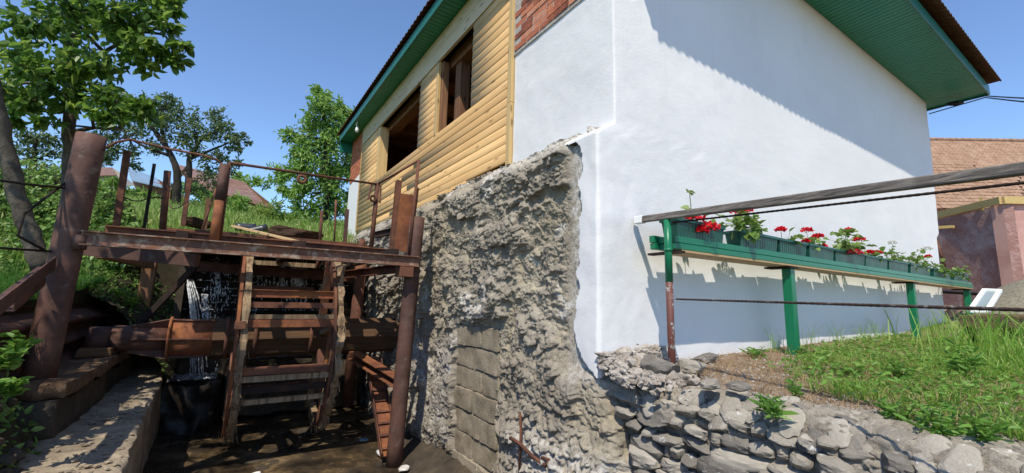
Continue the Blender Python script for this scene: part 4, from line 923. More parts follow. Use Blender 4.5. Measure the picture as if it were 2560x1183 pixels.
obj('upper_beam', rough_box(-1.60, -1.10, 5.15, 9.2, -.84, -.50, .07, .035, 2.5), M['darkcon'], le, True)
obj('top_slab', rough_box(-1.58, -1.06, 5.22, 8.2, -.475, -.35, .05, .022, 4, 5), M['mossledge'], le, True)
obj('bearing_block', rough_box(-1.42, -1.10, 7.05, 7.7, -.345, -.245, .04, .012, 5), M['logwood'], le, True)
rs2 = np.random.default_rng(8)
rb = []
for k in range(420):
    y = rs2.uniform(3.6, 8.8); x = np.interp(y, [4.1, 9.3], [-.5, -.73]) - rs2.uniform(.02, .55); s = rs2.uniform(.005, .022)
    rb.append((bv * (1 + .25 * rs2.normal(size=(len(bv), 1))) * s * np.array([1.3, 1, .5]) + (x, y, -.80 + s * .2), bf))
tag(obj('leaf_litter', merge(rb), M['ledge'], None), 'loose crumbs and debris on the channel ledge', 'debris', None, 'stuff')
# corrugated sheet holding the bank
cs = thing('corrugated_sheet', 'rusty corrugated steel sheet holding back the grassy bank', 'sheet', (-1.6, 6.8, -.5))
zs = np.linspace(-.42, .27, 60); ys = np.linspace(4.75, 8.7, 60); Zg, Yg = np.meshgrid(zs, ys, indexing='ij')
xw = -1.50 + .065 * np.sin((Zg + .42) / .23 * 2 * np.pi) + .02 * fbm(P3(Yg * 1.5, Zg * 2, 3), 3) - .06 * (Zg > .2) - .08 * sstep(5.3, 4.75, Yg)
yw = Yg + .10 * fbm(P3(Zg * 7, 0, 1), 3) * sstep(5.4, 4.75, Yg)
front = np.stack([xw, yw, Zg], -1); back = front - np.array([.012, 0, 0]); n1 = 3600
F = grid(60, 60); e0 = np.arange(60) * 60; cap = np.stack([e0[:-1], e0[1:], e0[1:] + n1, e0[:-1] + n1], -1); e2 = 59 * 60 + np.arange(60); cap2 = np.stack([e2[:-1], e2[1:], e2[1:] + n1, e2[:-1] + n1], -1)
obj('sheet', (np.concatenate([front.reshape(-1, 3), back.reshape(-1, 3)]), np.concatenate([F, F[:, ::-1] + n1, cap, cap2])), M['rustpipe'], cs, True)
# earth banks
xs = np.linspace(0, 1, 30); ys = np.linspace(-3, 5.05, 90); T, Yg = np.meshgrid(xs, ys, indexing='ij')
X = -1.75 + .62 * T + .07 * fbm(P3(Yg * 2, T * 3, 1), 4); Z = .26 - 1.12 * T ** 1.4 + .09 * fbm(P3(Yg * 3, T * 4, 5), 4)
struct('near_bank', np.stack([X, Yg, Z], -1).reshape(-1, 3), grid(30, 90), M['earth'])
xs = np.linspace(0, 1, 40); ys = np.linspace(8.0, 9.6, 40); T, Yg = np.meshgrid(xs, ys, indexing='ij')
X = -1.7 + 1.15 * T; Z = np.interp(Yg, [8, 9.6], [.42, .95]) - np.interp(Yg, [8, 8.8, 9.6], [1.25, .9, .5]) * T ** 1.7 + .10 * fbm(P3(X * 3, Yg * 3, 2), 4)
struct('stream_bank', np.stack([X, Yg, Z], -1).reshape(-1, 3), grid(40, 40), M['earth'])
# weir of dark steps with slats and falling water
we = thing('weir', 'dark slatted weir behind the water wheel with water trickling through', 'weir', (.8, 9.2, -1.6))
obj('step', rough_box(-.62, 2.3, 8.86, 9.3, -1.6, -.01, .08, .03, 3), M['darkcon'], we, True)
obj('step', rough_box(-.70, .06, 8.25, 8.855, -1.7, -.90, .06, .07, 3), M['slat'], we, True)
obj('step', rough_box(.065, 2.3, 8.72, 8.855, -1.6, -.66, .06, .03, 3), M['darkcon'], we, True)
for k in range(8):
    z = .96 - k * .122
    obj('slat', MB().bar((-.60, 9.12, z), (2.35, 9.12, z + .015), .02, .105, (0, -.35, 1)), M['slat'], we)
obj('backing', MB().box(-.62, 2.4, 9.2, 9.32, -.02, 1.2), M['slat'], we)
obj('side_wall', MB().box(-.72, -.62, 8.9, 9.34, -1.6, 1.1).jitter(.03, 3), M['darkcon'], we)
wr = np.random.default_rng(21)
def ribbon(pts, w0, w1, n=4, jit=.012):
    V = []; 
    for k in range(n):
        off = wr.normal(size=3) * jit; P_ = [np.array(p) + off * (1 + i * .5) + wr.normal(size=3) * .004 for i, p in enumerate(pts)]
        m = MB(); m.tube(P_, [w0 + (w1 - w0) * i / (len(P_) - 1) * wr.uniform(.6, 1.2) for i in range(len(P_))], 6); V.append((np.array(m.v), m.f))
    return merge(V)
a = at(466, 698, 1, 9.0); b_ = at(482, 740, 1, 8.86); c = at(490, 800, 1, 8.75); d_ = at(493, 930, 1, 8.55)
pts = [a, at(474, 705, 1, 8.95), b_, at(487, 770, 1, 8.8), c, at(492, 870, 1, 8.65), d_]
tag(obj('water_spout', ribbon(pts, .012, .006, 16, .022), M['foam'], None, True), 'white spout of water arcing down left of the wheel', 'water', None, 'stuff')
V = []
for (u0, u1, v0, v1, n) in ((525, 545, 655, 760, 60), (556, 572, 645, 770, 45), (640, 700, 648, 720, 130), (700, 770, 655, 770, 330), (570, 660, 660, 800, 60), (505, 560, 720, 800, 70), (780, 830, 660, 770, 30), (535, 550, 640, 700, 60), (735, 760, 650, 745, 160), (700, 715, 640, 700, 60), (538, 546, 870, 930, 20)):
    for k in range(n):
        cu = u0 + (u1 - u0) * (wr.integers(0, 6) + .5 + .15 * wr.normal()) / 6; p_ = at(cu, wr.uniform(v0, v1), 1, wr.uniform(8.45, 9.0)); s = wr.uniform(.0022, .007)
        V.append((bv * s * np.array([1, 1, wr.uniform(1.2, 7)]) + p_, bf))
for k in range(500):
    z = .96 - wr.integers(0, 8) * .122 + .055; V.append((bv * wr.uniform(.004, .009) * np.array([wr.uniform(1, 4), 1, .6]) + (wr.uniform(-.58, 2.0), 9.085, z + wr.normal() * .006), bf))
tag(obj('water_drops', merge(V), M['drop'], None, True), 'bright water drops falling over the black slats', 'water', None, 'stuff')
def sheet_of_water(lab, u, v0, v1, w, y):
    n_ = 26; V_ = []; a_ = at(u, v0, 1, y); b2 = at(u + 3, v1, 1, y - .12)
    for i in range(n_):
        f_ = i / (n_ - 1); c_ = a_ + (b2 - a_) * f_ + np.array([0, -.05 * math.sin(f_ * 9), 0]); ww = w * (1 + .35 * float(fbm(P3(f_ * 6, u, 0), 3)))
        V_ += [c_ + np.array([ww * (j / 4 - .5), .02 * float(fbm(P3(j * 1.3, f_ * 7, u), 2)), 0]) for j in range(5)]
    tag(obj('water_sheet', (np.array(V_), grid(n_, 5)), M['foam'], None, True), lab, 'water', None, 'stuff')
sheet_of_water('thin water veil left of the wheel rim', 543, 650, 735, .07, 8.9); sheet_of_water('broken water veil seen between the wheel crossbars', 742, 652, 745, .22, 8.9); sheet_of_water('narrow water veil beside the broken one', 703, 645, 725, .09, 8.9); sheet_of_water('faint water trickle at the left of the weir', 512, 735, 800, .09, 8.9)
def foam_patch(name, x0, x1, y0, y1, z, lab, amp=.03):
    X, Yg = np.meshgrid(np.linspace(x0, x1, 70), np.linspace(y0, y1, 16), indexing='ij'); Z = z + amp * np.abs(fbm(P3(X * 12, Yg * 12, 3), 4))
    tag(obj(name, (np.stack([X, Yg, Z], -1).reshape(-1, 3), grid(70, 16)), M['foam'], None, True), lab, 'water', None, 'stuff')
foam_patch('foam_strip', .2, 1.75, 8.88, 9.05, .002, 'white foaming water on the upper weir step behind the shaft', .06)
foam_patch('foam_strip', .1, 1.6, 8.74, 8.84, -.645, 'thin white line of water on the low weir step')
foam_patch('splash', -.62, -.02, 8.2, 8.8, -.862, 'white splash where the left spout lands', .05)

# ================================================================== STEEL FRAME, BEAMS, PIPES
def one(name, mb, mat, label, cat, smooth=False, bevel=0, group=None):
    return tag(obj(name, mb, M[mat], None, smooth, bevel), label, cat, group)
lp = MB().pipe((-1.315, 5.53, -.36), (-1.245, 5.53, 1.90), .112, .104, 24, 10)
one('steel_pipe_column', lp, 'rustpipe', 'thick brown steel pipe column open at the top, far left', 'pipe', True)
one('steel_pipe_column', MB().pipe((1.935, 5.56, -1.66), (2.06, 5.56, 1.52), .100, .092, 24, 10), 'rustpipe', 'tall brown pipe column standing in the mud before the concrete wall', 'pipe', True)
q = at(905, 640, 1, 8.3); one('steel_pipe_column', MB().tube([(q[0] - .06, 8.3, -1.5), (q[0], 8.3, 1.30)], .10, 16), 'rust', 'rusty pipe column behind the wooden shaft', 'pipe', True)
q = at(378, 650, 1, 8.75); one('timber_post', MB().bar((q[0] - .02, 8.75, -.3), (q[0], 8.75, 1.1), .16, .16, (1, 0, 0)).jitter(.02, 3), 'oldwood', 'dark timber post under the deck at left', 'post')
one('steel_beam', MB().sweep(IB(.09, .135, .012, .012), (-1.17, 5.40, .905), (2.05, 5.40, .905)), 'rustpale', 'front rusty steel I-beam spanning between the two pipe columns', 'beam', False, 0, 'steel beams of the mill frame')
one('steel_beam', MB().sweep(IB(.09, .14, .012, .012), (-1.15, 6.1, 1.045), (1.93, 6.1, 1.045)), 'rust', 'second rusty steel I-beam just behind the front beam', 'beam', False, 0, 'steel beams of the mill frame')
q0 = at(470, 664, 1, 8.4); q1 = at(880, 694, 1, 8.4); one('steel_beam', MB().sweep(IB(.09, .16, .012, .012), q0, q1), 'rust', 'dark steel I-beam under the deck above the weir slats', 'beam', False, 0, 'steel beams of the mill frame')
q0 = at(215, 622, 1, 6.3); q1 = at(494, 652, 1, 6.0); one('steel_beam', MB().bar(q0, q1, .12, .14), 'rustpipe', 'short dark box beam ending below the front beam at left', 'beam', False, 0, 'steel beams of the mill frame')
q0 = at(250, 632, 1, 6.8); q1 = at(480, 690, 1, 8.2); one('deck_joist', MB().bar(q0, at(375, 662, 1, 8.6), .10, .12), 'oldwood', 'dark joist running back under the deck at left', 'beam')
one('diagonal_brace', MB().bar(at(492, 662, 1, 7.4), at(345, 815, 1, 7.6), .06, .07), 'darksteel', 'dark diagonal brace sloping down left below the deck', 'brace')
one('steel_beam', MB().sweep(CH(.08, .12, .012), at(850, 688, 1, 7.4), at(1030, 668, 1, 5.62)), 'rust', 'rusty channel iron under the front beam at its right end', 'beam', False, 0, 'steel beams of the mill frame')
one('beam_stub', MB().box(1.80, 1.98, 5.36, 5.56, .70, .835), 'rust', 'small rusty bracket under the right end of front beam', 'bracket', False, .004)
one('pipe_collar', MB().tube([(-1.175, 5.42, .80), (-1.175, 5.42, .93)], [.05, .055], 10), 'rustpipe', 'torn pipe collar where the front beam meets the left column', 'collar', True)
one('angle_iron', MB().sweep(AN(.11, .11, .01), at(118, 655, 1, 5.4), at(-60, 790, 1, 3.9)), 'rustpipe', 'grey-brown angle iron leaning down left from the pipe column', 'angle iron')
one('angle_iron', MB().sweep(AN(.07, .09, .008), at(100, 700, 1, 5.3), at(20, 765, 1, 4.7)), 'rustpipe', 'short angle iron propped under the leaning angle iron', 'angle iron')
for pts, lab in (([at(-30, 447, 1, 4.8), at(60, 460, 1, 5.1), at(168, 471, 1, 5.5)], 'upper wire strung left of the pipe column'), ([at(-30, 618, 1, 4.8), at(133, 629, 1, 5.5)], 'lower wire strung left of the pipe column'), ([at(170, 452, 1, 5.5), at(60, 535, 1, 5.2), at(45, 590, 1, 5.15), at(110, 625, 1, 5.3)], 'bent rod hanging left of the pipe column')):
    one('wire', MB().tube([tuple(p) for p in pts], .011, 6), 'darksteel', lab, 'wire', True, 0, 'wires by the left pipe column')
# deck of planks and channels between the beams and the hill
dk = thing('plank_deck', 'low deck of rusty channels and planks behind the steel beams', 'deck', (.3, 7.8, 1.1))
for k, (y, z, x0, x1, m_, h, w) in enumerate(((6.62, 1.13, -.9, 1.85, 'rust', .06, .12), (7.05, 1.21, -.6, 1.9, 'rustorange', .05, .10), (7.45, 1.25, -.9, 2.0, 'plankgrey', .05, .2), (7.9, 1.33, -.5, 2.0, 'rust', .08, .1), (8.3, 1.36, -.2, 2.1, 'plankgrey', .05, .22), (8.7, 1.40, -.9, 2.1, 'rustorange', .06, .1), (9.1, 1.45, -1.0, 2.2, 'rust', .09, .12), (9.45, 1.45, -.3, 2.2, 'rust', .05, .2))):
    obj('plank' if m_ == 'plankgrey' else 'channel', MB().bar((x0, y + .05 * math.sin(k), z), (x1, y, z + .01 * math.cos(k * 2)), w, h).jitter(.008, 3), M[m_], dk, False, .006)
obj('plank', MB().bar(at(585, 566, 1, 8.9), at(740, 603, 1, 7.2), .10, .035), M['tanwood'], dk, False, .004, label='pale loose plank')
obj('trough_floor', MB().box(-.6, 1.5, 7.9, 9.3, 1.06, 1.09), M['darksteel'], dk)
for x in (-.5, .6, 1.7): obj('cross_beam', MB().box(x, x + .1, 5.45, 9.3, .955, 1.055), M['darksteel'], dk)
for k, (u, v) in enumerate(((640, 645), (520, 585))):
    pass
# railing above the front beam
rl = thing('pipe_railing', 'rusty pipe railing with a corner bracket above the front beam', 'railing', (.5, 5.6, .97))
xp = at(549, 500, 1, 5.42)[0]
obj('post', MB().tube([(xp - .005, 5.42, .972), (xp, 5.42, 1.40)], .045, 14), M['rustorange'], rl, True, label='rust streaked foot of the post')
obj('post', MB().tube([(xp, 5.42, 1.40), (xp + .005, 5.42, 1.80)], .045, 14), M['rustpipe'], rl, True)
rp0 = np.array([xp + .05, 5.45, 1.835]); rp1 = at(944, 461, 1, 6.4)
obj('post', MB().tube([(xp + .05, 5.47, .98), (xp + .05, 5.46, 1.84)], .013, 8), M['rust'], rl, True)
obj('rail', MB().tube([rp0, rp1], .016, 8), M['rust'], rl, True)
obj('post', MB().tube([(rp1[0] - .03, 6.4, 1.06), (rp1[0], 6.4, rp1[2] + .02)], .033, 10), M['rust'], rl, True)
tp = at(1047, 401, 1, 5.50); obj('rail', MB().tube([rp1, tp], .016, 8), M['rust'], rl, True)
obj('post', MB().tube([tp, (1.955, 5.50, .975)], .022, 8), M['rust'], rl, True)
obj('hook', MB().bar(at(952, 462, 1, 6.3), at(950, 508, 1, 6.3), .03, .02, (1, 0, 0)), M['rust'], rl)
obj('hook', MB().bar(at(930, 462, 1, 6.3), at(920, 500, 1, 6.3), .03, .02, (1, 0, 0)), M['rust'], rl)
cr = [at(u, v, 1, 5.5) for u, v in ((250, 378), (290, 356), (325, 349), (370, 360), (430, 374), (500, 387), (540, 398), (560, 415))]
obj('bent_rod', MB().tube(cr, .012, 6), M['rust'], rl, True)
obj('hanging_wire', MB().tube([at(u, v, 1, 6.4) for u, v in ((932, 545), (960, 532), (1000, 512))], .008, 5), M['darksteel'], rl, True)
def wheelring(name, c, r, t, mat, lab, cat, n=14):
    b = MB(); b.tube([(c[0] + r * math.cos(a), c[1], c[2] + r * math.sin(a)) for a in np.linspace(0, 2 * math.pi, n)], t, 6, False); return one(name, b, mat, lab, cat, True)
pc = at(755, 448, 1, 5.95); wheelring('pulley', pc, .045, .02, 'rust', 'small rusty pulley hanging from the railing pipe', 'pulley')
pc = at(933, 497, 1, 6.36); wheelring('pulley', pc, .04, .016, 'rust', 'rusty ring fixed to the railing corner post', 'ring')
# sluice plate beside the right column
sp = thing('sluice_plate', 'flaking rusty steel plate standing by the right pipe column', 'plate', (1.88, 5.62, .98))
obj('plate', (np.array([at(985, 626, 1, 5.62), at(1022, 632, 1, 5.62), at(1040, 488, 1, 5.62), at(1003, 484, 1, 5.62), at(985, 626, 1, 5.62) + [0, .012, 0], at(1022, 632, 1, 5.62) + [0, .012, 0], at(1040, 488, 1, 5.62) + [0, .012, 0], at(1003, 484, 1, 5.62) + [0, .012, 0]]), [(0, 1, 2, 3), (7, 6, 5, 4), (0, 4, 5, 1), (1, 5, 6, 2), (2, 6, 7, 3), (3, 7, 4, 0)]), M['rustorange'], sp)
obj('channel_post', MB().sweep(CH(.07, .08, .008), (1.80, 5.75, 1.0), tuple(at(997, 452, 1, 5.75)), (0, 1, 0)), M['rust'], sp)
obj('side_bar', MB().bar(at(1022, 634, 1, 5.58), at(1042, 470, 1, 5.58), .045, .05, (1, 0, 0)), M['rust'], sp)
one('steel_beam', MB().sweep(IB(.06, .09, .008, .008), at(938, 588, 1, 6.3), at(990, 577, 1, 5.75)), 'darksteel', 'short dark I-beam between railing post and sluice plate', 'beam', False, 0, 'steel beams of the mill frame')
# posts standing on and behind the deck
P = [((318, 378), (290, 570), 7.6, .085, 'rust', 'wide rusty square post, leftmost behind the beams', 0), ((386, 410), (360, 570), 7.9, .045, 'darksteel', 'thin dark post, second from left behind the beams', 0), ((419, 428), (408, 566), 8.1, .09, 'rust', 'dark rusty round post under the bent rod', 1),
     ((474, 446), (460, 548), 9.3, .085, 'rust', 'flat-topped reddish post beside the far white pole', 0), ((521, 496), (512, 575), 8.9, .07, 'oldwood', 'short dark timber post left of the railing post', 0), ((541, 470), (496, 592), 8.2, .035, 'rust', 'thin leaning rusty rod left of the railing post', 1),
     ((805, 527), (800, 604), 8.6, .055, 'rust', 'short rusty post in front of the root clump', 1), ((840, 500), (836, 606), 8.7, .035, 'rust', 'thin hooked rusty rod before the white house end', 1), ((868, 524), (862, 607), 8.4, .075, 'rustpipe', 'brown angle post before the white house end', 0), ((906, 598), (902, 622), 7.2, .10, 'rust', 'stubby rusty pipe end on the deck by the railing', 1)]
for (t_, b_, y, w, m_, lab, rd_) in P:
    p0 = at(*b_, 1, y); p1 = at(*t_, 1, y); p0[2] = min(p0[2], p0[2]) - .12
    one('deck_post', MB().tube([p0, p1], w / 2, 12) if rd_ else MB().bar(p0, p1, w, w * .8, (1, 0, 0)), m_, lab, 'post', bool(rd_), 0, 'posts behind the steel beams')
one('sagging_wire', MB().tube([at(u, v, 1, 7.9) for u, v in ((308, 492), (330, 502), (350, 503), (372, 496), (390, 494), (412, 496))], .009, 5), 'darksteel', 'dark wire sagging between the left deck posts', 'wire', True)
one('hose', MB().tube([at(u, v, 1, 8.3) for u, v in ((420, 500), (424, 515), (432, 522), (446, 520), (462, 508), (474, 500))], .010, 5), 'plankgrey', 'loose rope looped between two deck posts', 'rope', True)
for k, (u0, v0, u1, v1) in enumerate(((588, 568, 640, 570), (612, 582, 668, 570), (684, 577, 742, 580))):
    p0, p1 = at(u0, v0, 1, 10.6 - .1 * k), at(u1, v1, 1, 10.6 - .2 * k); one('plastic_pipe', MB().pipe(p0, p1, .085, .07, 14, 4), 'blackplastic', ['black plastic pipe lying left on the hill foot', 'short black plastic pipe crossing another in the middle', 'black plastic pipe lying right beside the root clump'][k], 'pipe', True, 0, 'black plastic pipes behind the deck')
rr_ = stone_mesh(77, .8); 
for k, (u, v, s) in enumerate(((745, 588, .55), (500, 560, .32))):
    pt = at(u, v, 1, 9.7); o = inst('root_clump', rr_.copy(), None, pt, (0, 0, k), (s, s * .7, s * .38)); o.data.materials[0] = M['moss']; tag(o, ['dark mossy root clump beside the black pipes', 'small mossy earth clump between the deck posts'][k], 'root clump')

# ================================================================== WATER WHEEL
wl = thing('water_wheel', 'derelict water wheel with rotten rims and rusty crossbars', 'water wheel', (.7, 7.37, -1.5))
CY, CZ, WR = 7.37, -.16, 1.34
def ring(x0, x1, r0, r1, a0, a1, n, jit, gap=None, seed=0):
    g = np.random.default_rng(seed); m = MB(); an_ = np.linspace(math.radians(a0), math.radians(a1), n)
    for i, a in enumerate(an_):
        q_ = P3(i * .23 + seed * 9, 0, 0); ro = r1 + float(fbm(q_, 4)) * jit * 3; ri = r0 + float(fbm(q_ + 5, 4)) * jit * 2.5; xa = x0 + float(fbm(q_ + 9, 3)) * jit * 1.2; xb = x1 + float(fbm(q_ + 14, 3)) * jit * 1.2
        for (x, r) in ((xa, ri), (xb, ri), (xb, ro), (xa, ro)): m.v.append((x, CY + r * math.cos(a), CZ + r * math.sin(a)))
    for i in range(n - 1):
        b0, b1 = 4 * i, 4 * i + 4
        for k in range(4): m.f.append((b0 + k, b0 + (k + 1) % 4, b1 + (k + 1) % 4, b1 + k))
    m.f.append((3, 2, 1, 0)); m.f.append((4 * n - 4, 4 * n - 3, 4 * n - 2, 4 * n - 1)); return m
obj('rim', ring(.160, .235, WR - .16, WR, 60, 292, 150, .014, None, 1), M['rottenwood'], wl, False, 0, 'rotten wooden left rim')
obj('rim', ring(.115, .150, WR - .13, WR - .01, 40, 262, 90, .004, None, 2), M['rustorange'], wl, False, 0, 'rusty steel left rim band')
obj('rim', ring(1.245, 1.325, WR - .2, WR, 75, 288, 150, .026, None, 3), M['rottenwood'], wl, False, 0, 'rotten wooden right rim')
obj('rim', ring(1.20, 1.235, WR - .15, WR - .02, 60, 250, 90, .006, None, 4), M['rust'], wl, False, 0, 'rusty steel right rim band')
for k, a in enumerate((100, 165, 228, 285)):
    for x in (.17, 1.26):
        ar = math.radians(a + (6 if x > 1 else 0)); obj('spoke', MB().bar((x, CY + .2 * math.cos(ar), CZ + .2 * math.sin(ar)), (x, CY + 1.24 * math.cos(ar), CZ + 1.24 * math.sin(ar)), .05, .11, (1, 0, 0)).jitter(.01, 4), M['rottenwood' if k % 2 else 'rust'], wl)
g = np.random.default_rng(12); aa = g.uniform(math.radians(170), math.radians(275), 700); xx_ = np.where(g.random(700) < .5, .20, 1.285) + g.normal(0, .035, 700); rr2 = WR - g.random(700) * .16
obj('rotten_fibre', blades(np.stack([xx_, CY + rr2 * np.cos(aa), CZ + rr2 * np.sin(aa)], -1), -g.uniform(.03, .14, 700), g.uniform(.006, .02, 700), .35, .5, g), M['rottenwood'], wl, kind='stuff')
def solve_y(v, r, front=True):
    best = None
    for a in np.linspace(90, 270, 721):
        p_ = (0, CY + r * math.cos(math.radians(a)), CZ + r * math.sin(math.radians(a))); cc = RW.T @ (np.array([.6, p_[1], p_[2]]) - CAM); vv = IMH / 2 - FPX * cc[1] / -cc[2]
        if best is None or abs(vv - v) < best[0]: best = (abs(vv - v), p_[1], p_[2])
    return best[1:]
for (v, m_, kind, h) in ((735, 'rustorange', 1, .10), (763, 'rust', 0, .07), (792, 'rottenwood', 0, .05), (808, 'rustorange', 0, .09), (924, 'rust', 0, .09), (944, 'rottenwood', 0, .07), (972, 'darksteel', 0, .08), (1000, 'rottenwood', 0, .06)):
    y, z = solve_y(v, WR - .10)
    b = MB().sweep(IB(.07, h, .01, .01), (.20, y, z), (1.26, y, z)) if kind else MB().bar((.20, y, z), (1.27, y, z), .06, h)
    obj('crossbar', b.jitter(.006, 4), M[m_], wl)
for a_ in (62, 35, 8, -18, -45):
    ar = math.radians(a_); y_, z_ = CY + (WR - .1) * math.cos(ar), CZ + (WR - .1) * math.sin(ar); obj('crossbar', MB().bar((.20, y_, z_), (1.27, y_, z_), .05, .07).jitter(.008, 4), M['rust' if a_ % 2 else 'rottenwood'], wl)
for x_ in (.02, .36, 1.08, 1.5): obj('shaft_band', MB().tube([(x_, CY, -.185), (x_ + .045, CY, -.185)], .288, 20), M['rust'], wl, True)
obj('clamp', MB().box(.10, .215, CY - WR - .02, CY - WR + .02, .02, .12), M['rust'], wl, False, .01)
for k, (u0, v0, u1, v1, w, m_) in enumerate(((862, 660, 832, 790, .06, 'rottenwood'), (845, 690, 842, 800, .05, 'rust'), (820, 690, 800, 730, .05, 'rottenwood'), (832, 800, 810, 930, .05, 'rustorange'), (850, 830, 800, 1010, .05, 'rottenwood'))):
    obj('broken_strut', MB().bar(at(u0, v0, 1, 6.3), at(u1, v1, 1, 6.4), w, w * .7, (1, 0, 0)).jitter(.02, 5), M[m_], wl)
# shaft: log, steel sleeve with fins, gudgeon
n = 14; xs_ = np.linspace(-.12, 2.62, 40); m = MB(); g = np.random.default_rng(4); rad_ = .262 + .02 * g.normal(size=n)
for x in xs_:
    for k in range(n):
        t = 2 * math.pi * k / n; r = rad_[k] * (1 + .03 * float(fbm(P3(x * 3, k * 1.7, 0), 2))); m.v.append((x, CY + r * math.cos(t), -.185 + r * math.sin(t)))
for i in range(len(xs_) - 1):
    for k in range(n): m.f.append((i * n + k, i * n + (k + 1) % n, (i + 1) * n + (k + 1) % n, (i + 1) * n + k))
m.f.append(tuple(range(n - 1, -1, -1))); m.f.append(tuple((len(xs_) - 1) * n + k for k in range(n)))
obj('shaft', m, M['logwood'], wl, False, 0, 'thick brown log shaft')
sl_ = MB().tube([(-.58, CY, -.17), (-.11, CY, -.18)], .245, 24); obj('sleeve', sl_, M['rustorange'], wl, True, 0, 'orange rusty sleeve on the shaft')
obj('sleeve', MB().tube([(-1.16, CY, -.16), (-.58, CY, -.17)], .165, 24), M['rustpipe'], wl, True, 0, 'dark steel sleeve')
obj('gudgeon', MB().tube([(-1.38, CY, -.155), (-1.17, CY, -.16)], .15, 20), M['rustpipe'], wl, True)
obj('flange', MB().tube([(-.60, CY, -.17), (-.575, CY, -.17)], .285, 24), M['rustorange'], wl, True)
for a in (10, 62, 118, 178, 242, 300):
    ar = math.radians(a); dy, dz = math.cos(ar), math.sin(ar); nn_ = np.array([0, -dz, dy]) * .007
    q = [np.array([-1.0, CY + .16 * dy, -.165 + .16 * dz]), np.array([-.60, CY + .16 * dy, -.17 + .16 * dz]), np.array([-.60, CY + .285 * dy, -.17 + .285 * dz]), np.array([-.98, CY + .19 * dy, -.165 + .19 * dz])]
    q2 = [np.array([-.575, CY + .24 * dy, -.17 + .24 * dz]), np.array([-.12, CY + .24 * dy, -.18 + .24 * dz]), np.array([-.14, CY + .262 * dy, -.18 + .262 * dz]), np.array([-.575, CY + .285 * dy, -.17 + .285 * dz])]
    for qq in (q, q2): obj('fin', (np.array([w_ - nn_ for w_ in qq] + [w_ + nn_ for w_ in qq]), [(3, 2, 1, 0), (4, 5, 6, 7), (0, 1, 5, 4), (1, 2, 6, 5), (2, 3, 7, 6), (3, 0, 4, 7)]), M['rustpipe'], wl)
# debris hanging below the shaft / channel iron ladder by the right column
one('channel_iron', MB().sweep(CH(.16, .12, .012), at(884, 888, 1, 7.0), at(1000, 958, 1, 5.72)), 'rustorange', 'reddish channel iron running from the shaft to the right column', 'channel iron')
ld = thing('ladder_channel', 'orange rusted channel with rungs leaning to the right column foot', 'ladder', (1.87, 5.6, -1.62))
l0, l1 = at(932, 893, 1, 6.9), at(973, 1140, 1, 5.66); dd = unit((l1 - l0)[None])[0]; sd = unit(np.cross(dd, [0, 0, 1])[None])[0]; nn_ = np.cross(sd, dd)
obj('tray', MB().bar(l0, l1, .20, .012, tuple(nn_)), M['rustorange'], ld)
for s in (-1, 1): obj('side_rail', MB().bar(l0 + sd * s * .105 + nn_ * .03, l1 + sd * s * .105 + nn_ * .03, .012, .09, tuple(nn_)), M['rust'], ld)
for k in range(9):
    q = l0 + (l1 - l0) * (k + .5) / 9; obj('rung', MB().bar(q - sd * .098 + nn_ * .02, q + sd * .098 + nn_ * .02, .03, .03, tuple(nn_)), M['rust'], ld)
one('wall_chain', MB().tube([at(u, v, 0, 2.32) for u, v in ((1300, 1030), (1302, 1080), (1298, 1183))], .012, 6), 'rust', 'thin rusty rod hanging on the concrete near the blocks', 'rod', True)
one('wall_chain', MB().tube([at(u, v, 0, 2.30) for u, v in ((1275, 1095), (1300, 1110), (1330, 1140), (1365, 1165), (1372, 1150), (1355, 1145))], .016, 6), 'rust', 'rusty bent hook sticking from the concrete foot', 'hook', True)
for k, (u, v, s, m_, lab) in enumerate(((908, 1100, .07, 'bluemetal', 'flat blue-grey stone lying on the mud'), (1010, 1172, .09, 'rubble', 'pale stone at the foot of the right column'), (780, 1082, .09, 'earth', 'dark stone in the mud below the wheel'), (640, 1183, .05, 'white', 'white scrap lying in the stream'))):
    pt = at(u, v, 2, -1.60); o = inst('bed_stone', ST[k].copy(), None, pt, (0, 0, k), (s, s * .7, s * .3)); o.data.materials[0] = M[m_]; tag(o, lab, 'stone')
tag(obj('white_can', MB().tube([at(945, 1130, 2, -1.58), at(957, 1138, 2, -1.57)], .03, 12), M['white'], None, True), 'small white can lying by the rusty ladder channel', 'can')

# ================================================================== VEGETATION
def scatter_stuff(name, vf, mat, lab, cat): return tag(obj(name, vf, M[mat], None), lab, cat, None, 'stuff')
# lawn on the terrace
g = np.random.default_rng(31)
N = 170000; x = 2.74 + (g.random(N) ** 1.9) * 9.6; y = g.uniform(-2.6, 2.47, N)
nz = fbm(P3(x * 1.3, y * 1.3, 9), 4); nz2 = fbm(P3(x * 5, y * 5, 2), 3)
lim = np.interp(y, [-3, .3, .9, 1.4, 1.9, 2.2, 2.5], [2.95, 2.9, 3.0, 3.35, 4.1, 5.1, 6.8])
den = sstep(-.12, .40, (x - lim) + .45 * nz + .3 * nz2) * np.interp(x, [3, 6, 12], [1, .8, .6]) * (.35 + .65 * sstep(-.35, .15, fbm(P3(x * 2.6, y * 2.6, 23), 3)))
k = g.random(N) < den; x, y, nz, nz2 = x[k], y[k], nz[k], nz2[k]
tall = sstep(4.3, 6.0, x + .4 * nz) * sstep(1.45, .75, y + .25 * nz)
pat = .55 + .9 * vnoise(P3(x * 2.3, y * 2.3, 14)); h = g.uniform(.02, .085, len(x)) * (1 + .5 * nz2) * pat * (1 + .9 * tall) + tall * (g.random(len(x)) ** 2.2) * .28
c = np.stack([x, y, yard_h(x, y) - .005], -1)
scatter_stuff('lawn_grass', blades(c, np.clip(h, .03, .6), g.uniform(.003, .0075, len(x)) * (1 + .8 * tall), .75, .6, g), 'grass', 'lush green lawn grass growing on the terrace', 'grass')
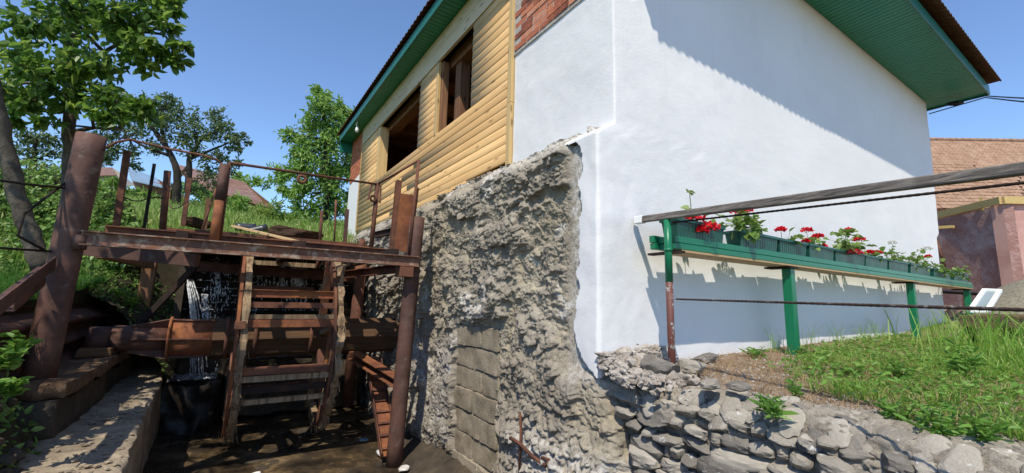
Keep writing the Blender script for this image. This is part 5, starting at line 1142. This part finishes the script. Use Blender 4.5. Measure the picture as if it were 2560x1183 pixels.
N = 2600; x = 3.0 + (g.random(N) ** 1.2) * 3.2; y = g.uniform(.3, 2.45, N); c = np.stack([x, y, yard_h(x, y)], -1)
scatter_stuff('dry_straw', blades(c, g.uniform(.012, .05, N), g.uniform(.002, .004, N), 2.6, .8, g), 'straw', 'dry straw bits lying on the bare soil', 'straw')
N = 9000; x = 2.85 + (g.random(N) ** 1.5) * 5.5; y = g.uniform(-.8, 2.3, N); lim = np.interp(y, [-3, .3, .9, 1.4, 1.9, 2.2, 2.5], [2.9, 2.88, 2.95, 3.2, 3.7, 4.5, 5.5]); k = (g.random(N) < sstep(-.1, .5, x - lim + .6 * fbm(P3(x * 3, y * 3, 40), 3))); x, y = x[k], y[k]
c = np.stack([x, y, yard_h(x, y) + g.uniform(.02, .09, len(x))], -1); dv_ = g.normal(size=(len(x), 3)); dv_[:, 2] *= .35
scatter_stuff('ground_cover', leaves(c, dv_, g.uniform(.025, .06, len(x)), .5, .25, .15, np.array([0, 0, 1.0]), g), 'leafweed', 'low broad-leaved ground cover mixed into the lawn', 'ground cover')
N = 5000; x = 2.9 + (g.random(N) ** 1.4) * 5; y = g.uniform(-.5, 2.3, N); c = np.stack([x, y, yard_h(x, y)], -1)
scatter_stuff('dry_grass', blades(c, g.uniform(.03, .12, N), g.uniform(.0025, .005, N), 1.5, .7, g), 'straw', 'dry yellowed blades among the lawn grass', 'grass')
def weed(name, label, pos, n, h, spread, leaf, mat, seed, cat='weed', group=None, wr=.34):
    r_ = np.random.default_rng(seed); t = thing(name, label, cat, tuple(pos), group); C, D, S = [], [], []; st = MB()
    for i in range(n):
        a = r_.uniform(0, 6.28); tip = np.array(pos) + np.array([math.cos(a) * spread * r_.uniform(.2, 1), math.sin(a) * spread * r_.uniform(.2, 1), h * r_.uniform(.5, 1)])
        st.tube(curve(pos, tip, (0, 0, .02), 4), [.004, .003, .0025, .0015], 4)
        for q in range(int(6 + h * 22)):
            f_ = r_.uniform(.2, 1.0); c = np.array(pos) + (tip - np.array(pos)) * f_; aa = r_.uniform(0, 6.28)
            C.append(c); D.append([math.cos(aa), math.sin(aa), r_.uniform(.0, .9)]); S.append(leaf * r_.uniform(.6, 1.15) * (1.15 - .4 * f_))
    obj('leaf_spray', leaves(np.array(C), np.array(D), np.array(S), wr, .3, .22, np.array([0, 0, 1.0]), r_), M[mat], t); obj('stem', st, M[mat], t)
WD = [(1890, 905, 9, .13, .13, .085, 'broadleaf weed clump on bare soil left of the first green post'), (1560 + 380, 1015, 8, .14, .13, .085, 'bright weed clump at the inner edge of the stone wall'), (2008, 900, 6, .12, .10, .07, 'small weed right of the first green post'), (2345, 1070, 8, .15, .12, .08, 'large leafy weed at the front of the lawn'), (2255, 1040, 7, .15, .10, .08, 'pointed leafy weed left of the large front weed'), (2440, 1085, 7, .13, .12, .075, 'broadleaf weed at the lower right of the lawn'),
      (2120, 945, 8, .12, .10, .07, 'low weed in the middle of the lawn'), (2250, 955, 10, .16, .09, .08, 'leafy weed in the lawn below the second green post'), (2075, 862, 6, .10, .09, .06, 'small weed against the white wall between the posts'), (2165, 852, 7, .11, .10, .06, 'weed at the wall foot left of the second post'), (1995, 985, 7, .15, .06, .05, 'thin upright grassy weed near the wall top'), (2420, 960, 9, .28, .15, .10, 'taller weed in the long grass at right')]
for i, (u, v, n, h, sp_, lf, lab) in enumerate(WD):
    p_ = at(u, v + 8, 2, -.12); p_[2] = float(yard_h(p_[0], p_[1])) - .01; weed('weed_plant', lab, p_, n, h, sp_, lf, 'leafweed', 50 + i, 'weed', 'weeds on the terrace')
for i, (u, n) in enumerate(((1930, 9), (2010, 9), (2085, 10), (2150, 12), (2190, 14), (2330, 8))):
    p_ = at(u, 862, 1, 2.40); N = n * 3; c = np.stack([p_[0] + g.normal(0, .09, N), np.full(N, 2.40) - g.random(N) * .08, np.full(N, float(yard_h(p_[0], 2.4)))], -1)
    tag(obj('grass_tuft', blades(c, g.uniform(.10, .34, N), g.uniform(.003, .005, N), .8, .5, g), M['grass'], None), ['wispy grass tuft at the wall foot left of the first post', 'grass tuft at the wall foot right of the first post', 'grass tuft at wall foot midway between two posts', 'grass tuft at wall foot nearer the second post', 'tall seeding grass tuft left of the second green post', 'grass tuft at the wall foot near its far end'][i], 'grass tuft', 'grass tufts along the wall foot')
N = 260; pc = at(2500, 880, 2, 0); c = np.stack([pc[0] + g.normal(0, .7, N), pc[1] + g.normal(0, .35, N), np.zeros(N)], -1); c[:, 2] = yard_h(c[:, 0], c[:, 1])
scatter_stuff('tall_grass', blades(c, g.uniform(.3, .62, N), g.uniform(.007, .014, N), .7, .6, g), 'grass', 'tall arching grass by the workbench', 'grass')
N = 140; pc = at(1520, 1185, 0, 2.36); c = np.stack([pc[0] - g.random(N) * .1, pc[1] + g.normal(0, .08, N), np.full(N, -1.0)], -1)
tag(obj('grass_tuft', blades(c, g.uniform(.08, .22, N), g.uniform(.003, .006, N), .8, .5, g), M['grass'], None), 'grass tuft growing at the foot of the house corner', 'grass tuft')
# left bank lawn, hillside grass
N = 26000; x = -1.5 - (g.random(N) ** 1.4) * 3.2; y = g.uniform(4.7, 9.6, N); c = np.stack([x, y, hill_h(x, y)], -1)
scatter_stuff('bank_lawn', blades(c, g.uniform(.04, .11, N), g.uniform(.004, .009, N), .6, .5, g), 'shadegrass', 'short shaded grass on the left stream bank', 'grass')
N = 46000; y = 9.5 + (g.random(N) ** 1.5) * 24; x = g.uniform(-1, 1, N) * (1.5 + y * .22) - .2 * (y - 9) * .3; c = np.stack([x, y, hill_h(x, y)], -1)
h = g.uniform(.12, .5, N) * (1 + .6 * fbm(P3(x * .7, y * .7, 5), 3)) * np.interp(y, [9.5, 10.5, 12], [.25, .7, 1])
scatter_stuff('hill_grass', blades(c, np.clip(h, .05, 1), g.uniform(.010, .026, N), .6, .6, g), 'hillgrass', 'long sunlit grass covering the hillside', 'grass')
N = 900; tt = g.random(N); yy_ = g.uniform(3.0, 5.0, N); c = np.stack([-1.72 + .62 * tt, yy_, .29 - 1.12 * tt ** 1.4], -1); dv_ = g.normal(size=(N, 3)) + np.array([.6, -.4, .2])
scatter_stuff('bank_leaves', leaves(c, dv_, g.uniform(.03, .085, N), .6, .25, .2, np.array([.3, -.3, 1.0]), g), 'leafvine', 'leafy growth on the steep near bank', 'ground cover')
N = 1400; tt = g.random(N); yy_ = g.uniform(8.0, 9.5, N); c = np.stack([-1.7 + 1.1 * tt, yy_, np.interp(yy_, [8, 9.6], [.44, .98]) - np.interp(yy_, [8, 8.8, 9.6], [1.25, .9, .5]) * tt ** 1.7], -1); dv_ = g.normal(size=(N, 3)) + np.array([.3, -.3, .5])
scatter_stuff('bank_leaves', leaves(c, dv_, g.uniform(.03, .08, N), .45, .25, .2, np.array([0, -.3, 1.0]), g), 'leafvine', 'weedy growth on the dark bank behind the shaft', 'ground cover')
rb = []
for k in range(90):
    t_ = rs2.random(); y = rs2.uniform(3.2, 5.0); s = rs2.uniform(.02, .06); rb.append((bv * (1 + .2 * rs2.normal(size=(len(bv), 1))) * s + (-1.70 + .64 * t_, y, .26 - 1.12 * t_ ** 1.4), bf))
scatter_stuff('bank_stones', merge(rb), 'darkcon', 'dark stones in the near bank', 'stones')
def small_weeds_on_bank():
    for i, (u, v, y, h, lab) in enumerate(((330, 770, 8.3, .22, 'fern-like weed on the dark bank above the shaft'), (300, 745, 8.2, .16, 'small weed on the bank left of the timber post'), (470, 655, 9.0, .14, 'weed tuft at the top of the left spout'), (20, 930, 4.75, .2, 'bright leafy weed at the left edge below the bank'), (40, 905, 4.9, .22, 'bright leafy weed beside the left pipe column foot'), (15, 1000, 4.3, .15, 'shaded weed low at the left edge'))):
        weed('weed_plant', lab, at(u, v, 1, y), 7, h, .14, .10 if v > 880 else .08, 'leafweed', 80 + i, 'weed', 'weeds on the stream banks', .55)
small_weeds_on_bank()

def tree(name, label, trunk, tr, blobs, mat, bark, leaf, per, seed, twig=.5, droop=.25, wr=.5, up=None, cat='tree', group=None, hang=.5, sub=7, attach=None):
    """trunk: list of limb polylines (points); blobs: (centre, radius, number of twigs)"""
    r_ = np.random.default_rng(seed); base = trunk[0][0]; t = thing(name, label, cat, tuple(base), group)
    tm = MB()
    for li, (pl, (ra, rb_)) in enumerate(zip(trunk, tr)):
        P_ = [np.array(p) for p in pl]; Q = []
        for i in range(len(P_) - 1):
            for f_ in np.linspace(0, 1, 6)[:-1]: Q.append(P_[i] + (P_[i + 1] - P_[i]) * f_)
        Q.append(P_[-1]); n_ = len(Q); Q = [q + np.array(r_.normal(size=3)) * ra * .10 * (0 if i in (0,) else 1) for i, q in enumerate(Q)]
        tm.tube(Q, [ra + (rb_ - ra) * i / (n_ - 1) for i in range(n_)], 12)
    ends = [np.array(p) for pl in trunk for p in pl[1:]]
    bm_ = MB(); C, D, S = [], [], []
    for (c, rad, nt) in blobs:
        c = np.array(c, float); e = min(ends, key=lambda q: np.linalg.norm(q - c)); L = np.linalg.norm(c - e)
        rb_ = max(.006, tr[0][1] * .55) * (rad ** .3 if rad < 1 else 1)
        if L > .05: bm_.tube(curve(e, c, r_.normal(size=3) * L * .10 + np.array([0, 0, L * .05]), 7), list(np.linspace(rb_ * 1.3, rb_ * .5, 7)), 6)
        for i in range(nt):
            d = unit(r_.normal(size=3)[None])[0]; tip = c + d * rad * r_.uniform(.35, 1.0) * np.array([1, 1, .85]); s0 = c + (tip - c) * r_.uniform(0, .3)
            bm_.tube(curve(s0, tip, r_.normal(size=3) * rad * .08, 4), list(np.linspace(rb_ * .4, rb_ * .10 + .001, 4)), 4, False)
            for q in range(per):
                f_ = r_.uniform(.25, 1.08); p_ = s0 + (tip - s0) * f_ + r_.normal(size=3) * rad * .15
                dd_ = d * .5 + r_.normal(size=3) * .7 + np.array([0, 0, -hang]); C.append(p_); D.append(dd_); S.append(leaf * r_.uniform(.55, 1.2))
    obj('trunk', tm, M[bark], t, True); obj('branches', bm_, M[bark], t, True)
    obj('crown', leaves(np.array(C), np.array(D), np.array(S), wr, .3, droop, up, r_), M[mat], t)
    return t
def B(lst, dep, k=1.0): return [(atd(u, v, dep + dz), rp / FPX * dep * k, n) for (u, v, rp, dz, n) in lst]
# near walnut: two stems
W_T2 = [at(150, 690, 1, 7.3), at(168, 560, 1, 7.3), at(174, 400, 1, 7.25), at(178, 250, 1, 7.2), at(182, 100, 1, 7.15), at(200, -40, 1, 7.1), at(215, -200, 1, 7.0)]
tree('walnut_tree', 'broad-leaved tree with a straight grey trunk behind the left pipe column', [W_T2, [at(178, 330, 1, 7.2), at(235, 320, 1, 7.1), at(300, 322, 1, 7.0)], [at(180, 200, 1, 7.2), at(260, 130, 1, 6.9), at(350, 80, 1, 6.7)], [at(178, 270, 1, 7.2), at(110, 210, 1, 7.0), at(60, 150, 1, 6.8)]], [(.078, .04), (.028, .012), (.035, .012), (.035, .012)],
     B([(180, 30, 95, 0, 16), (300, 45, 80, 0, 16), (385, 25, 50, 0, 9), (435, 15, 28, .1, 5), (90, 60, 95, .2, 16), (230, 165, 85, 0, 15), (330, 130, 70, 0, 12), (400, 125, 45, 0, 8), (440, 150, 20, 0, 3), (120, 175, 85, 0, 14), (40, 165, 80, .2, 13), (180, 260, 65, .1, 9), (290, 250, 60, 0, 10), (355, 275, 45, 0, 7), (60, 250, 60, 0, 10), (30, 300, 25, 0, 3), (110, 310, 28, 0, 3), (250, -90, 120, 0, 12), (100, -80, 130, 0, 12), (200, -200, 150, 0, 12), (455, 100, 22, 0, 3), (280, 290, 40, -.1, 6), (0, 230, 60, 0, 8), (420, 60, 30, 0, 4)], 4.85),
     'leafnear', 'bark', .112, 19, 3, hang=.55, wr=.60, droop=.2)
tree('walnut_tree', 'leaning grey-barked tree trunk at the left edge above the bank', [[at(105, 672, 1, 6.6), at(72, 580, 1, 6.6), at(38, 470, 1, 6.55), at(8, 340, 1, 6.5), at(-25, 200, 1, 6.35), at(-70, 60, 1, 6.1), (-3.0, 4.9, 3.4)]], [(.088, .05)],
     [((-3.3, 4.0, 4.1), .7, 9), ((-2.75, 3.9, 4.4), .45, 5), ((-3.6, 3.2, 4.3), .8, 10), ((-2.9, 4.7, 4.5), .6, 8), ((-3.2, 2.8, 4.6), .7, 8), ((-3.8, 4.4, 4.0), .7, 10), ((-2.85, 5.3, 3.6), .6, 8)], 'leafnear', 'bark', .13, 7, 4, hang=.5, wr=.56, group=None)
# plum tree on the slope
pt_b = atd(440, 520, 17)
tree('plum_tree', 'old fruit tree with dark twisting branches on the slope', [[pt_b, atd(445, 430, 17), atd(425, 380, 17), atd(390, 330, 17), atd(350, 290, 16.8)], [atd(425, 390, 17), atd(370, 370, 16.8), atd(320, 345, 16.6)], [atd(470, 480, 17), atd(472, 400, 17), atd(500, 350, 17), atd(545, 325, 17)], [atd(420, 380, 17), atd(400, 310, 17), atd(410, 270, 17)], [atd(472, 400, 17), atd(540, 370, 17), atd(590, 350, 17)]], [(.15, .05), (.07, .03), (.12, .04), (.07, .03), (.055, .025)],
     B([(350, 265, 45, 0, 13), (300, 290, 40, 0, 10), (400, 265, 40, 0, 12), (440, 285, 40, 0, 12), (480, 310, 36, 0, 10), (545, 300, 32, 0, 11), (580, 330, 32, 0, 10), (600, 365, 24, 0, 6), (540, 345, 34, 0, 8), (500, 380, 38, 0, 8), (350, 330, 40, 0, 9), (295, 330, 38, 0, 9), (270, 300, 30, 0, 7), (420, 330, 40, 0, 8), (460, 360, 34, 0, 6), (560, 390, 30, 0, 6), (320, 375, 30, 0, 5), (385, 300, 34, 0, 8), (595, 405, 16, 0, 3), (250, 345, 26, 0, 5), (430, 250, 18, 0, 4), (285, 375, 34, 0, 8), (260, 400, 26, 0, 6), (330, 405, 26, 0, 5), (520, 410, 30, 0, 6), (575, 420, 22, 0, 5), (620, 350, 14, 0, 3), (480, 345, 34, 0, 8), (395, 355, 34, 0, 7)], 17, 1.12), 'leafplum', 'darkbark', .15, 30, 5, hang=.2, wr=.5)
tree('fruit_tree', 'small light tree behind the hedge at far left', [[atd(85, 470, 15), atd(85, 400, 15), atd(90, 350, 15)]], [(.10, .05)], B([(60, 345, 40, 0, 12), (110, 350, 40, 0, 12), (20, 370, 30, 0, 8), (90, 380, 40, 0, 10), (135, 380, 26, 0, 6), (50, 400, 34, 0, 7), (250, 400, 28, 3, 7), (280, 385, 26, 3, 6)], 15), 'leafplum', 'darkbark', .16, 15, 6, hang=.2)
# fresh green tree by the end of the house
tree('ash_tree', 'tall fresh green tree beside the far end of the house', [[atd(815, 620, 16), atd(818, 480, 16), atd(815, 350, 16), atd(805, 240, 16)]], [(.17, .05)],
     B([(805, 232, 26, 0, 9), (815, 270, 40, 0, 15), (790, 300, 36, 0, 13), (840, 310, 42, 0, 15), (770, 345, 42, 0, 15), (735, 335, 24, 0, 7), (820, 360, 48, 0, 16), (865, 330, 26, .4, 8), (765, 390, 44, 0, 15), (735, 420, 28, 0, 8), (815, 420, 50, 0, 16), (775, 450, 48, 0, 15), (740, 480, 36, 0, 10), (820, 480, 44, 0, 13), (850, 440, 34, .3, 10), (850, 520, 34, .3, 9), (800, 530, 40, 0, 12), (755, 530, 36, 0, 9), (720, 470, 20, 0, 4), (845, 260, 20, .3, 4), (850, 580, 26, .3, 7), (870, 380, 28, .5, 7), (885, 300, 26, 1, 8), (890, 350, 28, 1, 8), (880, 420, 28, 1, 8), (880, 490, 28, 1, 8), (745, 380, 24, 0, 7), (860, 280, 24, .5, 7), (715, 440, 16, 0, 4)], 16, 1.30), 'leafmid', 'darkbark', .20, 36, 7, hang=.5, wr=.38, droop=.15)
# shrubs on the slope
def shrub(label, lst, dep, mat, leaf, seed, per=16, wr=.42, name='shrub', hang=.0):
    bs = B(lst, dep); u, v, rp = lst[0][0], lst[0][1] + lst[0][2], 0
    b0 = atd(u, v, dep); return tree(name, label, [[b0, b0 + (bs[0][0] - b0) * .7]], [(.03, .015)], bs, mat, 'darkbark', leaf, per, seed, hang=hang, wr=wr, cat='shrub', group='shrubs on the slope')
shrub('bushy green shrub right of the railing post on the slope', [(590, 530, 26, 0, 12), (575, 560, 22, 0, 9), (605, 505, 20, 0, 8), (610, 560, 24, 0, 10)], 13, 'leafmid', .17, 61)
shrub('yellow-green tall weeds in front of the far tiled roof', [(650, 540, 28, 0, 14), (690, 560, 30, 0, 14), (640, 580, 24, 0, 10), (720, 570, 30, 0, 12), (680, 520, 24, 0, 10)], 13.5, 'hillgrass', .22, 62, 16, .2)
shrub('yellow-green weeds standing before the long tiled roof', [(480, 520, 22, 0, 12), (520, 515, 24, 0, 12), (560, 520, 24, 0, 12), (600, 525, 24, 0, 12), (640, 530, 22, 0, 12), (450, 515, 20, 0, 10)], 20, 'hillgrass', .30, 66, 16, .2)
shrub('low bushes below the blue-roofed shed', [(320, 480, 16, 0, 10), (345, 485, 16, 0, 10), (375, 490, 16, 0, 10), (290, 462, 18, 0, 10), (260, 455, 18, 0, 10)], 19, 'leafmid', .24, 67, 14, .4)
shrub('dark round bush beside the fruit tree trunk', [(520, 440, 34, 0, 12), (500, 470, 28, 0, 10), (545, 460, 22, 0, 8)], 19, 'leafplum', .17, 63)
shrub('light green bushes along the slope top', [(470, 470, 26, 0, 12), (510, 490, 26, 0, 14), (550, 500, 26, 0, 14), (430, 475, 24, 0, 12), (590, 505, 20, 0, 10)], 21.5, 'leafmid', .26, 68, 16, .4)
shrub('far bush line behind the tiled roof', [(610, 455, 26, 0, 12), (650, 462, 24, 0, 12), (690, 455, 30, 0, 12), (590, 440, 18, 0, 8), (705, 430, 30, -4, 12), (580, 455, 16, 0, 8)], 34, 'leafmid', .34, 64)
shrub('leafy bush at the foot of the fresh green tree', [(760, 575, 30, 0, 12), (800, 580, 30, 0, 12), (730, 555, 24, 0, 10), (700, 545, 20, 0, 8)], 14, 'leafmid', .2, 65, 16, .3)
# bramble hedge on the left bank
Cn, Dn, Sn = [], [], []; st = MB(); hg = np.random.default_rng(71)
hb = thing('bramble_hedge', 'dense bramble hedge on the bank behind the left trunks', 'hedge', tuple(at(150, 640, 1, 9.2)))
def hedge_top(u): return np.interp(u, [-60, 0, 60, 130, 220, 280, 330, 360], [400, 405, 400, 405, 430, 470, 520, 585])
for i in range(9000):
    u = hg.uniform(-80, 350); v = hg.uniform(0, 1); tv_ = hedge_top(u); vv = tv_ + (655 - tv_) * v + hg.normal() * 4; dep = 8.3 - 1.6 * v + .25 * float(hg.normal()) + .5 * float(fbm(P3(u * .02, vv * .03, 1), 3))
    Cn.append(atd(u, vv, dep)); Dn.append(hg.normal(size=3) * .7 + np.array([-.2, -.5, -.25])); Sn.append(hg.uniform(.05, .105))
obj('leaf_mass', leaves(np.array(Cn), np.array(Dn), np.array(Sn), .75, .25, .15, np.array([-.3, -.4, .9]), hg), M['leafvine'], hb)
for i in range(70):
    u = hg.uniform(-80, 340); p0 = atd(u, 640, 7.4); p1 = atd(u + hg.normal() * 25, float(hedge_top(u)) + 10, 8.0); st.tube(curve(p0, p1, hg.normal(size=3) * .12, 5), .006, 4, False)
obj('cane', st, M['darkbark'], hb, True, kind='stuff')
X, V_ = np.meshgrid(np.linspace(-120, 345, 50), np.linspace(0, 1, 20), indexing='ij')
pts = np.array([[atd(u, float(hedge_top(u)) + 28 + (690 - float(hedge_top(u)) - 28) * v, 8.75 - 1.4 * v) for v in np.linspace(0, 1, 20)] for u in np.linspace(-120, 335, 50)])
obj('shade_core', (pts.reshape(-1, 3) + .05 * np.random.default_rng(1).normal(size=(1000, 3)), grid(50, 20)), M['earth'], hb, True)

# ================================================================== FAR BUILDINGS ON THE SLOPE
def roofhouse(label, e0, e1, r0, r1, roofmat, wallmat, name='cottage', rows=12):
    t = thing(name, label, 'house', tuple((np.array(e0) + np.array(e1)) / 2 - np.array([0, 0, 2.2])))
    e0, e1, r0, r1 = map(np.array, (e0, e1, r0, r1)); m = MB()
    for k in range(rows):
        f0, f1 = k / rows, (k + 1.15) / rows; up_ = np.array([0, 0, .05]); n_ = 40
        for j in range(n_):
            g0, g1 = j / n_, (j + .94) / n_
            a, b_, c, d = e0 + (r0 - e0) * f0, e1 + (r1 - e1) * f0, e1 + (r1 - e1) * f1, e0 + (r0 - e0) * f1
            q = [a + (b_ - a) * g0 + up_, a + (b_ - a) * g1 + up_, d + (c - d) * g1, d + (c - d) * g0]
            m.add([tuple(w_) for w_ in q] + [tuple(w_ - np.array([0, 0, .06])) for w_ in q[:2]], [(0, 1, 2, 3), (4, 5, 1, 0)])
    obj('roof', m, M[roofmat], t, kind='stuff' if rows > 1 else None)
    bk_ = unit(np.cross(e1 - e0, [0, 0, 1])[None])[0]; dn = np.array([0, 0, -.7])
    ctr = (e0 + e1) / 2; bk_ = bk_ if np.dot(bk_, ctr - CAM) > 0 else -bk_
    a, b_ = e0 + bk_ * .4, e1 + bk_ * .4; obj('wall', (np.array([a + dn, b_ + dn, b_ + [0, 0, .2], a + [0, 0, .2], r0 + bk_ * 2 + dn, r1 + bk_ * 2 + dn, r1, r0]), [(0, 1, 2, 3), (0, 3, 7, 4), (1, 5, 6, 2)]), M[wallmat], t)
roofhouse('long weathered clay tile roof behind the fruit tree', atd(505, 470, 26), atd(672, 520, 25), atd(430, 408, 29), atd(610, 455, 29), 'fartile', 'oldwood')
roofhouse('red tiled roof peeking out far left of the deck posts', atd(215, 440, 27), atd(292, 438, 27), atd(232, 418, 29), atd(280, 419, 29), 'fartile', 'brickmortar', rows=8)
roofhouse('shed with a blue-grey sheet metal roof on the slope', atd(330, 452, 21), atd(407, 470, 20.5), atd(318, 422, 22.5), atd(392, 447, 22.5), 'bluemetal', 'oldwood', 'shed', 1)
q = atd(425, 475, 18); one('white_pole', MB().bar(atd(420, 480, 18), atd(470, 415, 18.5), .10, .10, (0, 1, 0)), 'plankgrey', 'pale leaning pole propped by the fruit tree', 'pole')
